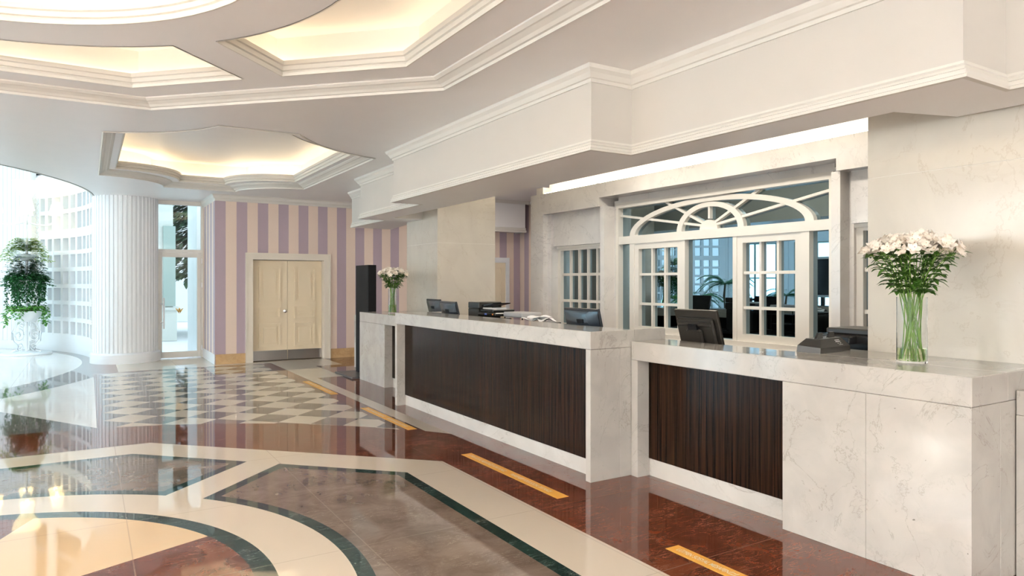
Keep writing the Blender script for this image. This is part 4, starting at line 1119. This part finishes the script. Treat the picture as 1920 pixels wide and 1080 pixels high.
# ------------------------------------------------------------------ unseen lamps added behind the camera and over the staff area
def fill_downlight(x, y, power, col=WARM):
    t = empty('ceiling_fill', (x,y,ZC), label='unseen round warm lamp added over the near part of the lobby', cat='ceiling light', group='added lamps behind the camera')
    MB().lathe([(0.0,-0.006),(0.16,-0.006),(0.18,-0.014),(0.20,0.0)],28).build('lamp_ring', M['white'], t, True)
    l = bpy.data.lights.new('lamp','AREA'); l.shape = 'DISK'; l.size = 0.3; l.energy = power; l.color = col
    o = bpy.data.objects.new('lamp',l); C.objects.link(o); o.parent = t; o.location = (0,0,-0.02)
for (x_,y_) in ((0.6,-1.8),(0.2,-3.6),(-1.0,-2.8),(-3.4,-2.2),(-5.4,-0.2),(-6.4,2.5),(-6.4,6.5),(-5.4,9.0)):
    fill_downlight(x_,y_,10)
for (x_,y_) in ((5.6,4.3),(5.6,5.6),(5.6,6.9),(7.0,12.0)):  # unseen lamps added to brighten the office window frames
    t = empty('ceiling_fill', (x_,y_,3.45), label='unseen round lamp added to brighten the staff area behind the counters', cat='ceiling light', group='added lamps of the staff area')
    MB().lathe([(0.0,-0.006),(0.12,-0.006),(0.14,-0.012),(0.16,0.0)],28).build('lamp_ring', M['white'], t, True)
    l = bpy.data.lights.new('lamp','AREA'); l.shape = 'DISK'; l.size = 0.22; l.energy = 14; l.color = (1.0,0.9,0.76)
    o = bpy.data.objects.new('lamp',l); C.objects.link(o); o.parent = t; o.location = (0,0,-0.02)

# ------------------------------------------------------------------ outside
struct('floor', MB().box(-60,60,-40,80,-0.5,-0.16), M['pave'])
t = empty('garden_wall', (2.0,22.5,0), label='grey stone house wall outside the glass door', cat='building')
at(MB().box(0.6,2.22,22.3,22.8,-0.15,0.75).box(0.6,2.28,22.25,22.8,0.75,0.83),'plinth',M['stone'],t)
at(MB().box(0.6,2.12,22.35,22.8,0.83,5.5),'wall_panel',M['stone'],t)
at(MB().box(1.86,2.18,22.28,22.34,0.86,3.2),'shutter',M['greygreen'],t)
t = empty('white_pillar', (2.5,17.2,0), label='smooth white outdoor pillar behind the right side of the glass door', cat='pillar')
at(MB().cbox(2.02,2.8,16.4,18.0,-0.15,3.6),'shaft',M['white'],t)
t = empty('garden_building', (-3,34,0), label='pale building beyond the garden seen through the lattice', cat='building')
at(MB().box(-14,4,33,36,-0.15,7),'wall_panel',M['pave'],t)
for k in range(6): at(MB().box(-13+2.6*k,-11.6+2.6*k,32.96,33.0,1.0,3.2),'window',M['greygreen'],t)
def tree(loc, h, r, n, m, label, seed, low=0.25):
    r_ = random.Random(seed); t = empty('garden_tree', loc, label=label, cat='tree')
    MB().tube([(0,0,-0.15),(0.05,0,h*0.5),(0,0,h*0.92)],0.13,8,0.03).build('trunk', M['bark'], t, True)
    f = MB()
    for i in range(n):
        u = low+(1-low)*r_.random(); a = r_.random()*2*PI; q = r*math.sqrt(r_.random())*(1.05-u*0.75)
        c_ = Vector((q*math.cos(a),q*math.sin(a),h*u-0.25*q)); d_ = Vector((math.cos(a+r_.random()-0.5),math.sin(a+r_.random()-0.5),-0.35+0.3*r_.random()))
        leaf_blade(f,c_,d_,0.30+0.3*r_.random(),0.09+0.09*r_.random(),0.2,2)
    f.build('foliage', m, t, fixn=False)
tree((3.7,25.0,0),7.0,3.0,5200,M['pine'],'dark conifer hanging over the path outside the glass door',3,0.30)
tree((0.0,26.2,0),4.6,1.6,1500,M['bush'],'green garden tree outside, right part of the lattice window',5,0.15)
tree((-3.4,27.5,0),3.6,1.8,1500,M['bush'],'wide green garden bush outside the lattice window, left',6,0.05)
tree((-6.5,26.0,0),4.5,1.8,1500,M['bush'],'green garden tree outside, farthest left behind the lattice',7,0.15)
tree((-16.5,15.5,0),5.0,2.0,1500,M['bush'],'green garden tree outside the tall atrium windows',9,0.15)
